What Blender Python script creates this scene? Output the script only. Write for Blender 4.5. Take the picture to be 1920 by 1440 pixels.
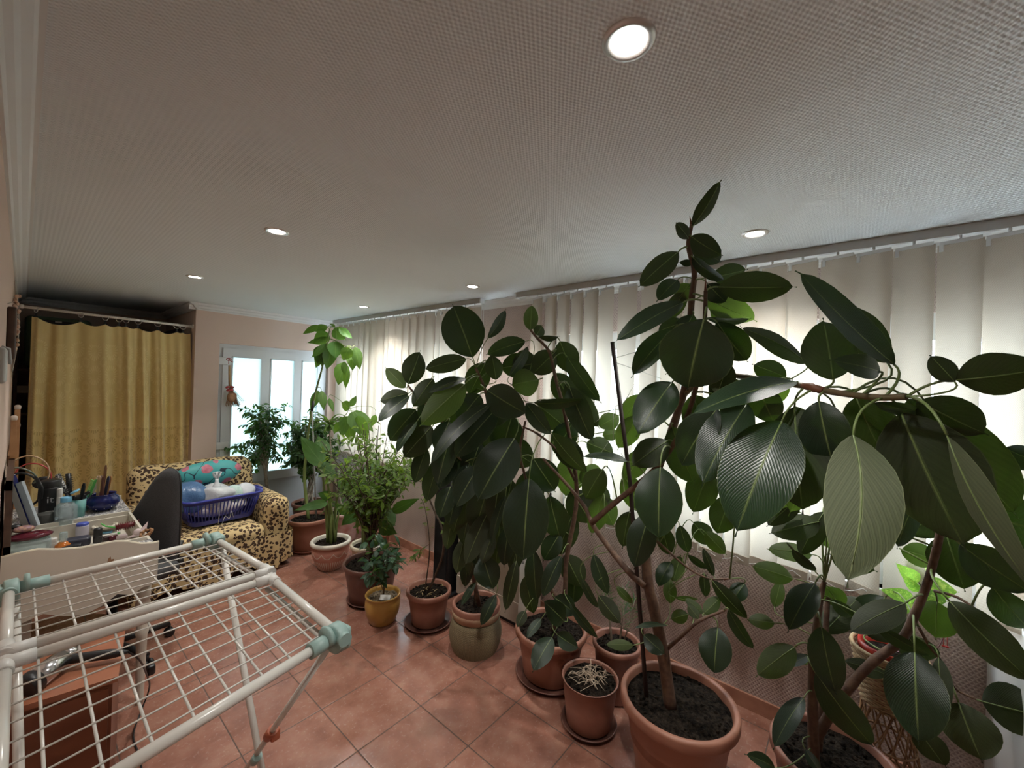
import bpy, bmesh, math, random
from mathutils import Vector, Matrix
sc = bpy.context.scene
for _o in list(bpy.data.objects): bpy.data.objects.remove(_o)
COL = sc.collection
PI = math.pi
# ------------------------------------------------------------------ camera
F_PX = 766.5
EYE = Vector((0.0, 0.0, 1.649))
_a, _b, _c = math.radians(50.119), math.radians(.102), math.radians(1.9565)
FW = Vector((math.sin(_a)*math.cos(_b), math.cos(_a)*math.cos(_b), math.sin(_b)))
_r = Vector((math.cos(_a), -math.sin(_a), 0)); _u = _r.cross(FW)
RT = math.cos(_c)*_r + math.sin(_c)*_u
UP = -math.sin(_c)*_r + math.cos(_c)*_u
cam_d = bpy.data.cameras.new('camera'); cam = bpy.data.objects.new('camera', cam_d); COL.objects.link(cam)
cam_d.sensor_width = 36; cam_d.lens = F_PX/1920*36; cam_d.clip_start = 0.01
m = Matrix((RT, UP, -FW)).transposed().to_4x4(); m.translation = EYE
cam.matrix_world = m
sc.camera = cam
# ------------------------------------------------------------------ world, daylight, exposure
sc.view_settings.view_transform = 'Standard'; sc.view_settings.look = 'None'
sc.view_settings.gamma = 1; sc.view_settings.use_curve_mapping = False
sc.view_settings.exposure = 1.5
w = bpy.data.worlds.new('sky'); sc.world = w; w.use_nodes = True
bg = w.node_tree.nodes['Background']; bg.inputs[0].default_value = (.80, .90, 1.0, 1); bg.inputs[1].default_value = .75
def area_light(name, loc, rot, sx, sy, power, col):
    d = bpy.data.lights.new(name, 'AREA'); d.shape = 'RECTANGLE'; d.size = sx; d.size_y = sy; d.energy = power; d.color = col
    o = bpy.data.objects.new(name, d); COL.objects.link(o); o.location = loc; o.rotation_euler = rot; return o
area_light('daylight_near_window', (2.95, .35, 1.45), (0, PI/2, 0), 1.3, 2.8, 72, (.86, .93, 1))
area_light('daylight_far_window', (2.95, 3.5, 1.45), (0, PI/2, 0), 1.3, 2.2, 78, (.86, .93, 1))
area_light('daylight_door', (1.85, 5.3, 1.25), (-PI/2, 0, 0), .95, 1.5, 2.2, (.84, .95, 1))
# ------------------------------------------------------------------ helpers
f_ = F_PX
def ray(x, y): return RT*((x-960)/f_) + UP*(-(y-720)/f_) + FW
def at(x, y, t): return EYE + ray(x, y)*t                      # a point t metres in front of the eye
def on_z(x, y, z): d = ray(x, y); return EYE + d*((z-EYE.z)/d.z)
def on_y(x, y, Y): d = ray(x, y); return EYE + d*(Y/d.y)
def on_x(x, y, X): d = ray(x, y); return EYE + d*(X/d.x)
def V(*a): return Vector(a)
BASE = {}
class MB:
    def __init__(s): s.v = []; s.f = []; s.mi = []; s.sm = []; s.uv = {}; s.uvs = []; s.tint = []
    def face(s, idx, mi=0, sm=True, uv=None): s.f.append(idx); s.mi.append(mi); s.sm.append(sm); s.uvs.append(uv)
    def add(s, vs): n = len(s.v); s.v.extend([tuple(p) for p in vs]); return n
    def box(s, c, size, M=None, mi=0, bev=0):
        c = Vector(c); hx, hy, hz = [q/2 for q in size]
        if bev:
            return s.rbox(c, size, bev, M=M, mi=mi, n=2, sm=True)
        vs = [Vector((sx*hx, sy*hy, sz*hz)) for sz in (-1, 1) for sy in (-1, 1) for sx in (-1, 1)]
        if M is not None: vs = [M @ p for p in vs]
        n = s.add([c+p for p in vs])
        for q in ((0,2,3,1), (4,5,7,6), (0,1,5,4), (2,6,7,3), (1,3,7,5), (0,4,6,2)): s.face([n+i for i in q], mi, False)
        return s
    def bx(s, x0, x1, y0, y1, z0, z1, mi=0): return s.box(((x0+x1)/2, (y0+y1)/2, (z0+z1)/2), (abs(x1-x0), abs(y1-y0), abs(z1-z0)), mi=mi)
    def rbox(s, c, size, r, M=None, mi=0, n=3, sm=True, fn=None, seg=None):
        # rounded box; fn displaces each point (soft things)
        c = Vector(c); h = [q/2 for q in size]; r = min(r, *[q*.999 for q in h])
        cnt = [seg or 1]*3
        def coords(hh, k):
            inner = hh-r; out = [(-inner - r*math.sin(PI/2*(1-i/n)), ) for i in range(n)]
            out = [-inner - r*math.tan(PI/4*(1-i/n)) for i in range(n)]
            out += [-inner + 2*inner*i/k for i in range(k+1)]
            out += [inner + r*math.tan(PI/4*(i/n)) for i in range(1, n+1)]
            return out
        K = [seg or 1]*3
        ax = [coords(h[i], K[i]) for i in range(3)]
        def proj(p):
            q = Vector([max(-(h[i]-r), min(h[i]-r, p[i])) for i in range(3)]); d = p-q
            return q + d.normalized()*r if d.length > 1e-9 else p
        for d in range(3):
            a, b = (d+1) % 3, (d+2) % 3
            for sg in (-1, 1):
                A, B = ax[a], ax[b]; pts = []
                for j in range(len(B)):
                    for i in range(len(A)):
                        p = Vector((0, 0, 0)); p[d] = sg*h[d]; p[a] = A[i]; p[b] = B[j]
                        p = proj(p)
                        if fn: p = fn(p)
                        if M is not None: p = M @ p
                        pts.append(c+p)
                n0 = s.add(pts); L = len(A)
                for j in range(len(B)-1):
                    for i in range(L-1):
                        q = [n0+j*L+i, n0+j*L+i+1, n0+(j+1)*L+i+1, n0+(j+1)*L+i]
                        s.face(q if sg > 0 else q[::-1], mi, sm)
        return s
    def tube(s, pts, rad, n=8, mi=0, cap=True, closed=False):
        pts = [Vector(p) for p in pts]; k = len(pts)
        if not hasattr(rad, '__len__'): rad = [rad]*k
        prev = None; n0 = len(s.v)
        for i, p in enumerate(pts):
            if closed: d = pts[(i+1) % k]-pts[i-1]
            else: d = pts[min(i+1, k-1)]-pts[max(i-1, 0)]
            if d.length < 1e-9: d = Vector((0, 0, 1))
            d.normalize()
            if prev is None: u = d.orthogonal().normalized()
            else:
                u = prev - d*prev.dot(d)
                u = u.normalized() if u.length > 1e-6 else d.orthogonal().normalized()
            prev = u; w_ = d.cross(u)
            s.add([p + (u*math.cos(2*PI*j/n) + w_*math.sin(2*PI*j/n))*rad[i] for j in range(n)])
        for i in range(k if closed else k-1):
            a, b = n0+i*n, n0+((i+1) % k)*n
            for j in range(n): s.face([a+j, a+(j+1) % n, b+(j+1) % n, b+j], mi)
        if cap and not closed:
            s.face([n0+j for j in range(n)][::-1], mi, False); s.face([n0+(k-1)*n+j for j in range(n)], mi, False)
        return s
    def lathe(s, prof, c=(0, 0, 0), n=40, mi=0, M=None, flute=None, sm=True, sx=1, sy=1):
        c = Vector(c); n0 = len(s.v); k = len(prof)
        for j in range(n):
            a = 2*PI*j/n
            for i, (r, z) in enumerate(prof):
                rr = r*(flute(a, i, z) if flute else 1)
                p = Vector((rr*math.cos(a)*sx, rr*math.sin(a)*sy, z))
                if M is not None: p = M @ p
                s.v.append(tuple(c+p))
        for j in range(n):
            a, b = n0+j*k, n0+((j+1) % n)*k
            for i in range(k-1):
                if prof[i][0] < 1e-6 and prof[i+1][0] < 1e-6: continue
                s.face([a+i, b+i, b+i+1, a+i+1], mi, sm)
        return s
    def ell(s, c, r, n=12, mi=0, M=None, fn=None):
        c = Vector(c); r = Vector(r) if hasattr(r, '__len__') else Vector((r, r, r)); m_ = max(4, n//2); n0 = len(s.v)
        for i in range(m_+1):
            th = PI*i/m_
            for j in range(n):
                a = 2*PI*j/n; p = Vector((math.sin(th)*math.cos(a)*r.x, math.sin(th)*math.sin(a)*r.y, math.cos(th)*r.z))
                if fn: p = fn(p)
                if M is not None: p = M @ p
                s.v.append(tuple(c+p))
        for i in range(m_):
            for j in range(n):
                s.face([n0+i*n+j, n0+(i+1)*n+j, n0+(i+1)*n+(j+1) % n, n0+i*n+(j+1) % n], mi)
        return s
    def grid(s, rows, mi=0, uv=None, sm=True):
        nr = len(rows); nc = len(rows[0]); n0 = s.add([p for r in rows for p in r])
        for i in range(nr-1):
            for j in range(nc-1):
                q = [(i, j), (i, j+1), (i+1, j+1), (i+1, j)]
                s.face([n0+a*nc+b for a, b in q], mi, sm, [uv(b/(nc-1), a/(nr-1)) for a, b in q] if uv else None)
        return s
    def prism(s, poly, thick, M, c, mi=0):
        # poly: 2D outline in the local xy plane, extruded by thick along local z
        k = len(poly); vs = [Vector((x, y, z)) for z in (-thick/2, thick/2) for x, y in poly]
        n0 = s.add([Vector(c) + (M @ p) for p in vs])
        s.face([n0+i for i in range(k)][::-1], mi, False); s.face([n0+k+i for i in range(k)], mi, False)
        for i in range(k): s.face([n0+i, n0+(i+1) % k, n0+k+(i+1) % k, n0+k+i], mi, False)
        return s
    def build(s, name, mats, parent=None, weld=False):
        if not isinstance(mats, (list, tuple)): mats = [mats]
        if parent is not None: base = BASE[parent.name]
        else:
            xs = [p[0] for p in s.v]; ys = [p[1] for p in s.v]; zs = [p[2] for p in s.v]
            base = Vector(((min(xs)+max(xs))/2, (min(ys)+max(ys))/2, min(zs)))
        me = bpy.data.meshes.new(name)
        me.from_pydata([(p[0]-base.x, p[1]-base.y, p[2]-base.z) for p in s.v], [], s.f)
        me.polygons.foreach_set('use_smooth', s.sm); me.polygons.foreach_set('material_index', s.mi)
        if any(u is not None for u in s.uvs):
            L = me.uv_layers.new(name='uv'); k = 0; flat = []
            for fc, u in zip(s.f, s.uvs):
                for i in range(len(fc)): flat.extend(u[i] if u else (0, 0))
            L.data.foreach_set('uv', flat)
        if s.tint:
            at_ = me.attributes.new('tint', 'FLOAT', 'POINT'); tv = s.tint + [0.5]*(len(s.v)-len(s.tint)); at_.data.foreach_set('value', tv)
        for m_ in mats: me.materials.append(m_)
        me.update()
        if weld:
            b = bmesh.new(); b.from_mesh(me); bmesh.ops.remove_doubles(b, verts=b.verts, dist=1e-5); b.to_mesh(me); b.free()
        o = bpy.data.objects.new(name, me); COL.objects.link(o)
        if parent is not None: o.parent = parent
        else: o.location = base
        BASE[o.name] = base
        return o
def tag(o, label=None, cat=None, group=None, kind=None):
    if label: o['label'] = label
    if cat: o['category'] = cat
    if group: o['group'] = group
    if kind: o['kind'] = kind
    return o
def thing(name, loc, label, cat, group=None):
    o = bpy.data.objects.new(name, None); COL.objects.link(o); o.location = loc; o.empty_display_size = .05
    BASE[o.name] = Vector(loc); return tag(o, label, cat, group)
def struct(o): o['kind'] = 'structure'; return o
def rz(a): return Matrix.Rotation(a, 3, 'Z')
def rx(a): return Matrix.Rotation(a, 3, 'X')
def ry(a): return Matrix.Rotation(a, 3, 'Y')
def frame(z, x=None):
    z = Vector(z).normalized(); x = Vector(x) if x is not None else z.orthogonal()
    x = (x - z*x.dot(z)).normalized(); y = z.cross(x); return Matrix((x, y, z)).transposed()
def spline(pts, n=6):
    P = [Vector(p) for p in pts]; P = [P[0]*2-P[1]] + P + [P[-1]*2-P[-2]]; out = []
    for i in range(1, len(P)-2):
        for k in range(n):
            t = k/n; a, b, c, d = P[i-1:i+3]
            out.append(.5*((2*b) + (c-a)*t + (2*a-5*b+4*c-d)*t*t + (3*b-a-3*c+d)*t*t*t))
    out.append(P[-2]); return out
# ------------------------------------------------------------------ materials
def mat(name, col, rough=.5, metal=0, spec=None, trans=None, alpha=None):
    m_ = bpy.data.materials.new(name); m_.use_nodes = True; p = m_.node_tree.nodes['Principled BSDF']
    p.inputs['Base Color'].default_value = (*col, 1); p.inputs['Roughness'].default_value = rough; p.inputs['Metallic'].default_value = metal
    if spec is not None: p.inputs['Specular IOR Level'].default_value = spec
    if trans: p.inputs['Transmission Weight'].default_value = trans
    if alpha is not None: p.inputs['Alpha'].default_value = alpha
    return m_
class NT:
    def __init__(s, m_): s.t = m_.node_tree; s.p = s.t.nodes.get('Principled BSDF'); s.out = s.t.nodes['Material Output']
    def n(s, typ, **kw):
        x = s.t.nodes.new(typ)
        for k, v in kw.items(): setattr(x, k, v)
        return x
    def l(s, a, b): s.t.links.new(a, b)
    def setin(s, sock, v):
        if isinstance(v, bpy.types.NodeSocket): s.l(v, sock)
        else: sock.default_value = v
    def math(s, op, a, b=0, c=None, clamp=False):
        x = s.n('ShaderNodeMath', operation=op, use_clamp=clamp); s.setin(x.inputs[0], a); s.setin(x.inputs[1], b)
        if c is not None: s.setin(x.inputs[2], c)
        return x.outputs[0]
    def mix(s, f, a, b, mode='MIX'):
        x = s.n('ShaderNodeMix', data_type='RGBA', blend_type=mode); s.setin(x.inputs[0], f)
        for k, v in ((6, a), (7, b)):
            s.setin(x.inputs[k], v if isinstance(v, bpy.types.NodeSocket) else (*v, 1) if len(v) == 3 else v)
        return x.outputs[2]
    def ramp(s, f, stops, interp='LINEAR'):
        x = s.n('ShaderNodeValToRGB'); cr = x.color_ramp; cr.interpolation = interp
        while len(cr.elements) < len(stops): cr.elements.new(.5)
        for e, (p, c) in zip(cr.elements, stops): e.position = p; e.color = (*c, 1) if len(c) == 3 else c
        s.setin(x.inputs[0], f); return x.outputs[0]
    def noise(s, vec, scale, detail=3, rough=.5, out=0):
        x = s.n('ShaderNodeTexNoise'); x.inputs['Scale'].default_value = scale; x.inputs['Detail'].default_value = detail; x.inputs['Roughness'].default_value = rough
        if vec is not None: s.l(vec, x.inputs['Vector'])
        return x.outputs[out]
    def obj(s): return s.n('ShaderNodeTexCoord').outputs['Object']
    def world(s): return s.n('ShaderNodeNewGeometry').outputs['Position']
    def uv(s): return s.n('ShaderNodeTexCoord').outputs['UV']
    def sep(s, v): x = s.n('ShaderNodeSeparateXYZ'); s.l(v, x.inputs[0]); return x.outputs
    def comb(s, a, b, c=0):
        x = s.n('ShaderNodeCombineXYZ'); s.setin(x.inputs[0], a); s.setin(x.inputs[1], b); s.setin(x.inputs[2], c); return x.outputs[0]
    def bump(s, h, strength=.3, dist=.01):
        x = s.n('ShaderNodeBump'); x.inputs['Strength'].default_value = strength; x.inputs['Distance'].default_value = dist
        s.l(h, x.inputs['Height']); s.l(x.outputs[0], s.p.inputs['Normal']); return x
    def base(s, c): s.l(c, s.p.inputs['Base Color'])
def noisy(name, c1, c2, scale=20, rough=.5, bumpk=0, metal=0, detail=3, bscale=None, dist=.004):
    m_ = mat(name, c1, rough, metal); t = NT(m_); o = t.obj(); n_ = t.noise(o, scale, detail)
    t.base(t.mix(t.ramp(n_, [(.35, (0, 0, 0)), (.65, (1, 1, 1))]), c1, c2))
    if bumpk: t.bump(t.noise(o, bscale or scale*3, 4), bumpk, dist)
    return m_
def wavegrid(t, vec, ax, ay, f1, f2):
    s_ = t.sep(vec); a = t.math('SINE', t.math('MULTIPLY', s_[ax], f1)); b = t.math('SINE', t.math('MULTIPLY', s_[ay], f2)); return a, b
# ceiling: embossed woven paper
M_ceil = mat('ceiling_paper', (.80, .82, .82), .8); t = NT(M_ceil); g = t.world()
a, b = wavegrid(t, g, 0, 1, 2*PI/.016, 2*PI/.011)
h = t.math('ADD', t.math('MULTIPLY', a, b), t.math('MULTIPLY', b, .7)); t.bump(h, .55, .0022)
t.base(t.mix(t.noise(g, 1.6, 3), (.80, .84, .85), (.75, .79, .80)))
# wall papers
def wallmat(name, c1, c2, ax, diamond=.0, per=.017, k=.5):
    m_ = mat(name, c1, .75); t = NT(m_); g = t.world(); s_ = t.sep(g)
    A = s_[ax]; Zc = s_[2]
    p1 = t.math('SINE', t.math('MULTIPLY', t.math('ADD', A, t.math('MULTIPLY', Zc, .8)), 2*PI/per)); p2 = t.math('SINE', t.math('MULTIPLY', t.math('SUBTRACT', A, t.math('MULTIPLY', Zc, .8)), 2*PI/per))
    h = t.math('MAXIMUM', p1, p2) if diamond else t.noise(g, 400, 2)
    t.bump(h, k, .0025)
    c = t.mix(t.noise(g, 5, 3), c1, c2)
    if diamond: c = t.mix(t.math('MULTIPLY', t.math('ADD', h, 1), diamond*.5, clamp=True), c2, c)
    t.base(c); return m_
M_wall = wallmat('pink_wall_paint', (.70, .54, .45), (.67, .51, .43), 0, k=.15)
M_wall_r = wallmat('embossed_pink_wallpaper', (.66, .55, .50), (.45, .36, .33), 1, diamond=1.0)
M_white = mat('white_plastic', (.74, .75, .74), .35)
M_cornice = mat('white_cornice', (.74, .74, .73), .6)
M_upvc = mat('white_window_frame', (.66, .68, .69), .35)
M_dark = mat('dark_interior', (.02, .017, .014), .8)
# floor tiles
M_floor = mat('terracotta_floor_tiles', (.4, .2, .14), .28); t = NT(M_floor); g = t.world(); s_ = t.sep(g); T = .345
fx = t.math('FRACT', t.math('DIVIDE', t.math('SUBTRACT', s_[0], 1.6823-10*T), T)); fy = t.math('FRACT', t.math('DIVIDE', t.math('SUBTRACT', s_[1], 1.9934-20*T), T))
ex = t.math('MINIMUM', fx, t.math('SUBTRACT', 1, fx)); ey = t.math('MINIMUM', fy, t.math('SUBTRACT', 1, fy)); e = t.math('MINIMUM', ex, ey)
grout = t.math('LESS_THAN', e, .0075)
ix = t.math('FLOOR', t.math('DIVIDE', t.math('SUBTRACT', s_[0], 1.6823-10*T), T)); iy = t.math('FLOOR', t.math('DIVIDE', t.math('SUBTRACT', s_[1], 1.9934-20*T), T))
wn = t.n('ShaderNodeTexWhiteNoise', noise_dimensions='2D'); t.l(t.comb(ix, iy), wn.inputs[0])
n1 = t.noise(g, 9, 6, .62); n2 = t.noise(g, 60, 4, .6)
tc = t.ramp(n1, [(.3, (.20, .075, .05)), (.5, (.29, .125, .085)), (.7, (.37, .19, .135))])
tc = t.mix(t.math('MULTIPLY', n2, .22), tc, (.44, .26, .20)); tc = t.mix(t.math('MULTIPLY', wn.outputs[0], .18), tc, (.20, .09, .06))
t.base(t.mix(grout, tc, (.10, .06, .045)))
t.l(t.math('ADD', t.math('MULTIPLY', n2, .2), t.math('ADD', t.math('MULTIPLY', grout, .5), .15)), t.p.inputs['Roughness'])
t.bump(t.math('ADD', t.math('SMOOTH_MIN', t.math('MULTIPLY', e, 60), 1, .3), t.math('MULTIPLY', n2, .25)), .35, .0016)
# ------------------------------------------------------------------ room shell
WX, WY, CZ, LX, RY, NY, NX = 2.472, 4.87, 2.33, -.052, -2.3, 6.15, 1.055
struct(MB().bx(LX-.15, WX+.25, RY-.15, NY+.15, -.1, 0).build('floor', M_floor))
# ceiling with holes is not needed: the lamps are surface-flush
struct(MB().bx(LX-.15, WX+.25, RY-.15, NY+.15, CZ, CZ+.1).build('ceiling', M_ceil))
struct(MB().bx(LX-.15, LX, RY, NY+.1, 0, CZ).build('wall_left', M_wall))
struct(MB().bx(LX, WX, RY-.15, RY, 0, CZ).build('wall_rear', M_wall))
DX0, DX1, DZ1 = 1.255, 2.365, 1.965      # door opening
b = MB(); b.bx(NX, DX0, WY, NY+.1, 0, CZ); b.bx(DX0, DX1, WY, WY+.25, DZ1, CZ); b.bx(DX1, WX+.25, WY, WY+.25, 0, CZ)
struct(b.build('wall_back', M_wall))
struct(MB().bx(LX, NX, NY, NY+.1, 0, CZ).build('wall_niche', M_wall))
# right wall with two window openings
WN = [(-.95, 1.72), (2.42, 4.55)]; SZ, HZ = .80, 2.02
b = MB()
b.bx(WX, WX+.25, RY, WN[0][0], 0, CZ); b.bx(WX, WX+.25, WN[0][1], WN[1][0], 0, CZ); b.bx(WX, WX+.25, WN[1][1], WY, 0, CZ)
for y0, y1 in WN: b.bx(WX, WX+.25, y0, y1, 0, SZ); b.bx(WX, WX+.25, y0, y1, HZ, CZ)
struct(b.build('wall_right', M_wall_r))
# cornices: stepped profile swept along the walls
def cornice(name, p, q, inw):
    p, q, inw = Vector(p), Vector(q), Vector(inw); prof = [(0, 0), (0, -.062), (.008, -.062), (.014, -.05), (.026, -.044), (.034, -.026), (.05, -.018), (.056, -.006), (.066, -.006), (.066, 0)]
    rows = [[e + inw*a + Vector((0, 0, c)) for a, c in prof] for e in (p, q)]
    mb = MB().grid(rows, sm=False); k = len(prof); mb.face(list(range(k)), 0, False); mb.face(list(range(k, 2*k))[::-1], 0, False)
    struct(mb.build(name, M_cornice))
cornice('trim_1', (LX, RY, CZ), (LX, NY, CZ), (1, 0, 0))
cornice('trim_2', (NX-.06, WY, CZ), (WX, WY, CZ), (0, -1, 0))
cornice('trim_3', (WX, RY, CZ), (WX, WY, CZ), (-1, 0, 0))
cornice('trim_4', (NX, WY-.06, CZ), (NX, NY, CZ), (-1, 0, 0))
cornice('trim_5', (LX, NY, CZ), (NX, NY, CZ), (0, -1, 0))
M_skirt = noisy('terracotta_skirting', (.36, .17, .11), (.48, .25, .17), 12, .4)
def skirt(name, x0, x1, y0, y1):
    o = MB().bx(x0, x1, y0, y1, 0, .078).build(name, M_skirt); o['kind'] = 'structure'
skirt('baseboard_right', WX-.012, WX, RY, WY); skirt('baseboard_back', NX, DX0-.03, WY-.012, WY); skirt('baseboard_left', LX, LX+.012, RY, NY)
# ------------------------------------------------------------------ windows and door
def glassmat(name, col, k=.5, dots=False):
    m_ = bpy.data.materials.new(name); m_.use_nodes = True; t = NT(m_); t.t.nodes.remove(t.p)
    tr = t.n('ShaderNodeBsdfTransparent'); tl = t.n('ShaderNodeBsdfTranslucent'); mx = t.n('ShaderNodeMixShader'); gl = t.n('ShaderNodeBsdfGlossy'); mx2 = t.n('ShaderNodeMixShader')
    tr.inputs[0].default_value = (*col, 1); tl.inputs[0].default_value = (*col, 1); gl.inputs['Roughness'].default_value = .15; mx2.inputs[0].default_value = .04
    if dots:
        vo = t.n('ShaderNodeTexVoronoi'); vo.inputs['Scale'].default_value = 130; t.l(t.world(), vo.inputs['Vector'])
        d = t.math('LESS_THAN', vo.outputs['Distance'], .33); c = t.mix(d, col, (.25, .30, .28)); t.l(c, tl.inputs[0]); t.l(c, tr.inputs[0])
    mx.inputs[0].default_value = k
    t.l(tr.outputs[0], mx.inputs[1]); t.l(tl.outputs[0], mx.inputs[2]); t.l(mx.outputs[0], mx2.inputs[1]); t.l(gl.outputs[0], mx2.inputs[2]); t.l(mx2.outputs[0], t.out.inputs[0])
    return m_
M_glass = glassmat('patterned_window_glass', (.92, .96, .98), .5, True)
M_frost = glassmat('frosted_door_glass', (.78, .93, .93), .8)
def window(idx, y0, y1, divs):
    fr = MB(); X0, X1 = WX+.05, WX+.11
    for (a, b_, c, d) in ((y0, y1, HZ-.06, HZ), (y0, y1, SZ, SZ+.06), (y0, y0+.06, SZ, HZ), (y1-.06, y1, SZ, HZ)): fr.bx(X0, X1, a, b_, c, d)
    for d in divs: fr.bx(X0-.01, X1, d-.05, d+.05, SZ+.06, HZ-.06)
    o = struct(fr.build('window_%d' % idx, M_upvc))
    edges = [y0+.06]+[v for d in divs for v in (d-.05, d+.05)]+[y1-.06]
    for k in range(0, len(edges), 2):
        s_ = MB(); a, b_ = edges[k], edges[k+1]
        for (p, q, r, u) in ((a, b_, HZ-.115, HZ-.06), (a, b_, SZ+.06, SZ+.115), (a, a+.055, SZ+.115, HZ-.115), (b_-.055, b_, SZ+.115, HZ-.115)): s_.bx(X0+.005, X1-.012, p, q, r, u)
        sh = s_.build('sash', M_upvc, o)
        MB().bx(X0+.02, X0+.028, a+.055, b_-.055, SZ+.115, HZ-.115).build('glass_pane', M_glass, sh)
    return o
window(1, *WN[0], [-.1, .85]); window(2, *WN[1], [3.1, 3.85])
M_sill = mat('pale_window_sill', (.62, .60, .57), .35)
for k, (y0, y1) in enumerate(WN):
    struct(MB().bx(WX-.03, WX+.05, y0-.02, y1+.02, SZ-.025, SZ).build('trim_%d' % (6+k), M_sill))
# back door: wide white frame, three frosted panes over a solid panel
D = WY+.05
fr = MB()
for a, b_, c, d in ((DX0, DX1, DZ1-.055, DZ1), (DX0, DX0+.055, 0, DZ1-.055), (DX1-.055, DX1, 0, DZ1-.055)): fr.bx(a, b_, D, D+.07, c, d)
door = struct(fr.build('door_1', M_upvc))
lf = MB(); x0, x1, z0, z1 = DX0+.04, DX1-.04, .02, DZ1-.04; y0, y1 = D-.018, D+.055
cols = [(1.372, 1.655), (1.735, 1.995), (2.065, 2.262)]; GZ0, GZ1 = .60, 1.845
lf.bx(x0, x1, y0, y1, GZ1, z1); lf.bx(x0, x1, y0, y1, GZ0-.085, GZ0); lf.bx(x0, cols[0][0], y0, y1, GZ0, GZ1); lf.bx(cols[0][1], cols[1][0], y0, y1, GZ0, GZ1); lf.bx(cols[1][1], cols[2][0], y0, y1, GZ0, GZ1); lf.bx(cols[2][1], x1, y0, y1, GZ0, GZ1)
lf.bx(x0, x0+.11, y0, y1, z0, GZ0-.085); lf.bx(x1-.11, x1, y0, y1, z0, GZ0-.085); lf.bx(x0+.11, x1-.11, y0, y1, z0, .14)
leaf_o = lf.build('door_leaf', M_upvc, door)
MB().bx(x0+.11, x1-.11, y0+.02, y1-.02, .14, GZ0-.085).build('door_panel', mat('grey_door_panel', (.52, .53, .53), .45), leaf_o)
for a, b_ in cols:
    MB().bx(a, b_, D+.02, D+.028, GZ0, GZ1).build('glass_pane', M_frost, leaf_o)
    bd = MB()
    for q in ((a, a+.012, GZ0, GZ1), (b_-.012, b_, GZ0, GZ1), (a, b_, GZ1-.012, GZ1), (a, b_, GZ0, GZ0+.012)): bd.bx(q[0], q[1], y0-.006, y0+.02, q[2], q[3])
    bd.build('glazing_bead', M_upvc, leaf_o)
for z in (1.79, .93, .35):
    MB().box((DX0+.055, D-.02, z), (.11, .022, .075), bev=.006).build('hinge', M_white, door)
hd = MB(); hd.box((x1-.055, y0-.006, 1.02), (.03, .012, .2), bev=.004); hd.tube([(x1-.055, y0, 1.05), (x1-.055, y0-.05, 1.05), (x1-.16, y0-.052, 1.05)], .009); hd.build('door_handle', M_white, door)
# surrounding pale light outside the door: a balcony wall seen as a blur
# ------------------------------------------------------------------ ceiling downlights
M_emit = bpy.data.materials.new('lamp_light'); M_emit.use_nodes = True; t = NT(M_emit); t.t.nodes.remove(t.p); em = t.n('ShaderNodeEmission'); em.inputs[0].default_value = (1, .96, .88, 1); em.inputs[1].default_value = 14; t.l(em.outputs[0], t.out.inputs[0])
M_bezel = mat('satin_nickel_ring', (.70, .68, .66), .3, .6)
LAMPS = [(.745, .355, 'brightest round ceiling downlight, nearest in the picture'), (.747, 2.09, 'round ceiling downlight in the left row, above the drying rack'), (.757, 3.56, 'round ceiling downlight nearest the yellow curtain'),
         (1.99, .34, 'round ceiling downlight beside the near vertical blind, right of the tall rubber plant'), (2.01, 2.07, 'round ceiling downlight beside the gap between the two vertical blinds'), (2.025, 3.53, 'round ceiling downlight in front of the white door corner')]
proto = None
for k, (lx, ly, lab) in enumerate(LAMPS):
    if proto is None:
        th = thing('ceiling_downlight', (lx, ly, CZ), lab, 'ceiling light', 'recessed ceiling downlights')
        r1 = MB().lathe([(.034, -.001), (.036, -.004), (.044, -.0065), (.050, -.004), (.052, 0)], (lx, ly, CZ)).build('ring', M_bezel, th)
        d1 = MB().lathe([(0, -.002), (.035, -.002)], (lx, ly, CZ)).build('lens', M_emit, th)
        kids = [r1, d1]; proto = th
    else:
        th = proto.copy(); COL.objects.link(th); th.location = (lx, ly, CZ); th['label'] = lab
        for c_ in kids: q = c_.copy(); COL.objects.link(q); q.parent = th
    ld = bpy.data.lights.new('downlight_beam', 'SPOT'); ld.energy = 21; ld.color = (1, .97, .92); ld.spot_size = math.radians(118); ld.spot_blend = .85; ld.shadow_soft_size = .035
    lo = bpy.data.objects.new('downlight_beam', ld); COL.objects.link(lo); lo.location = (lx, ly, CZ-.012)
# ------------------------------------------------------------------ vertical blinds
M_slat = bpy.data.materials.new('cream_blind_fabric'); M_slat.use_nodes = True; t = NT(M_slat)
tl = t.n('ShaderNodeBsdfTranslucent'); mx = t.n('ShaderNodeMixShader'); g = t.world(); s_ = t.sep(g)
wv = t.math('MULTIPLY', t.math('SINE', t.math('MULTIPLY', s_[2], 2*PI/.006)), t.math('SINE', t.math('MULTIPLY', s_[1], 2*PI/.005)))
cc = t.mix(t.math('ADD', .5, t.math('MULTIPLY', wv, .5)), (.46, .395, .315), (.58, .51, .42)); t.base(cc); t.l(cc, tl.inputs[0]); t.p.inputs['Roughness'].default_value = .8
t.bump(wv, .4, .001); mx.inputs[0].default_value = .31; t.l(t.p.outputs[0], mx.inputs[1]); t.l(tl.outputs[0], mx.inputs[2]); t.l(mx.outputs[0], t.out.inputs[0])
M_rail = mat('grey_aluminium_rail', (.50, .48, .45), .5, .1)
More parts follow.
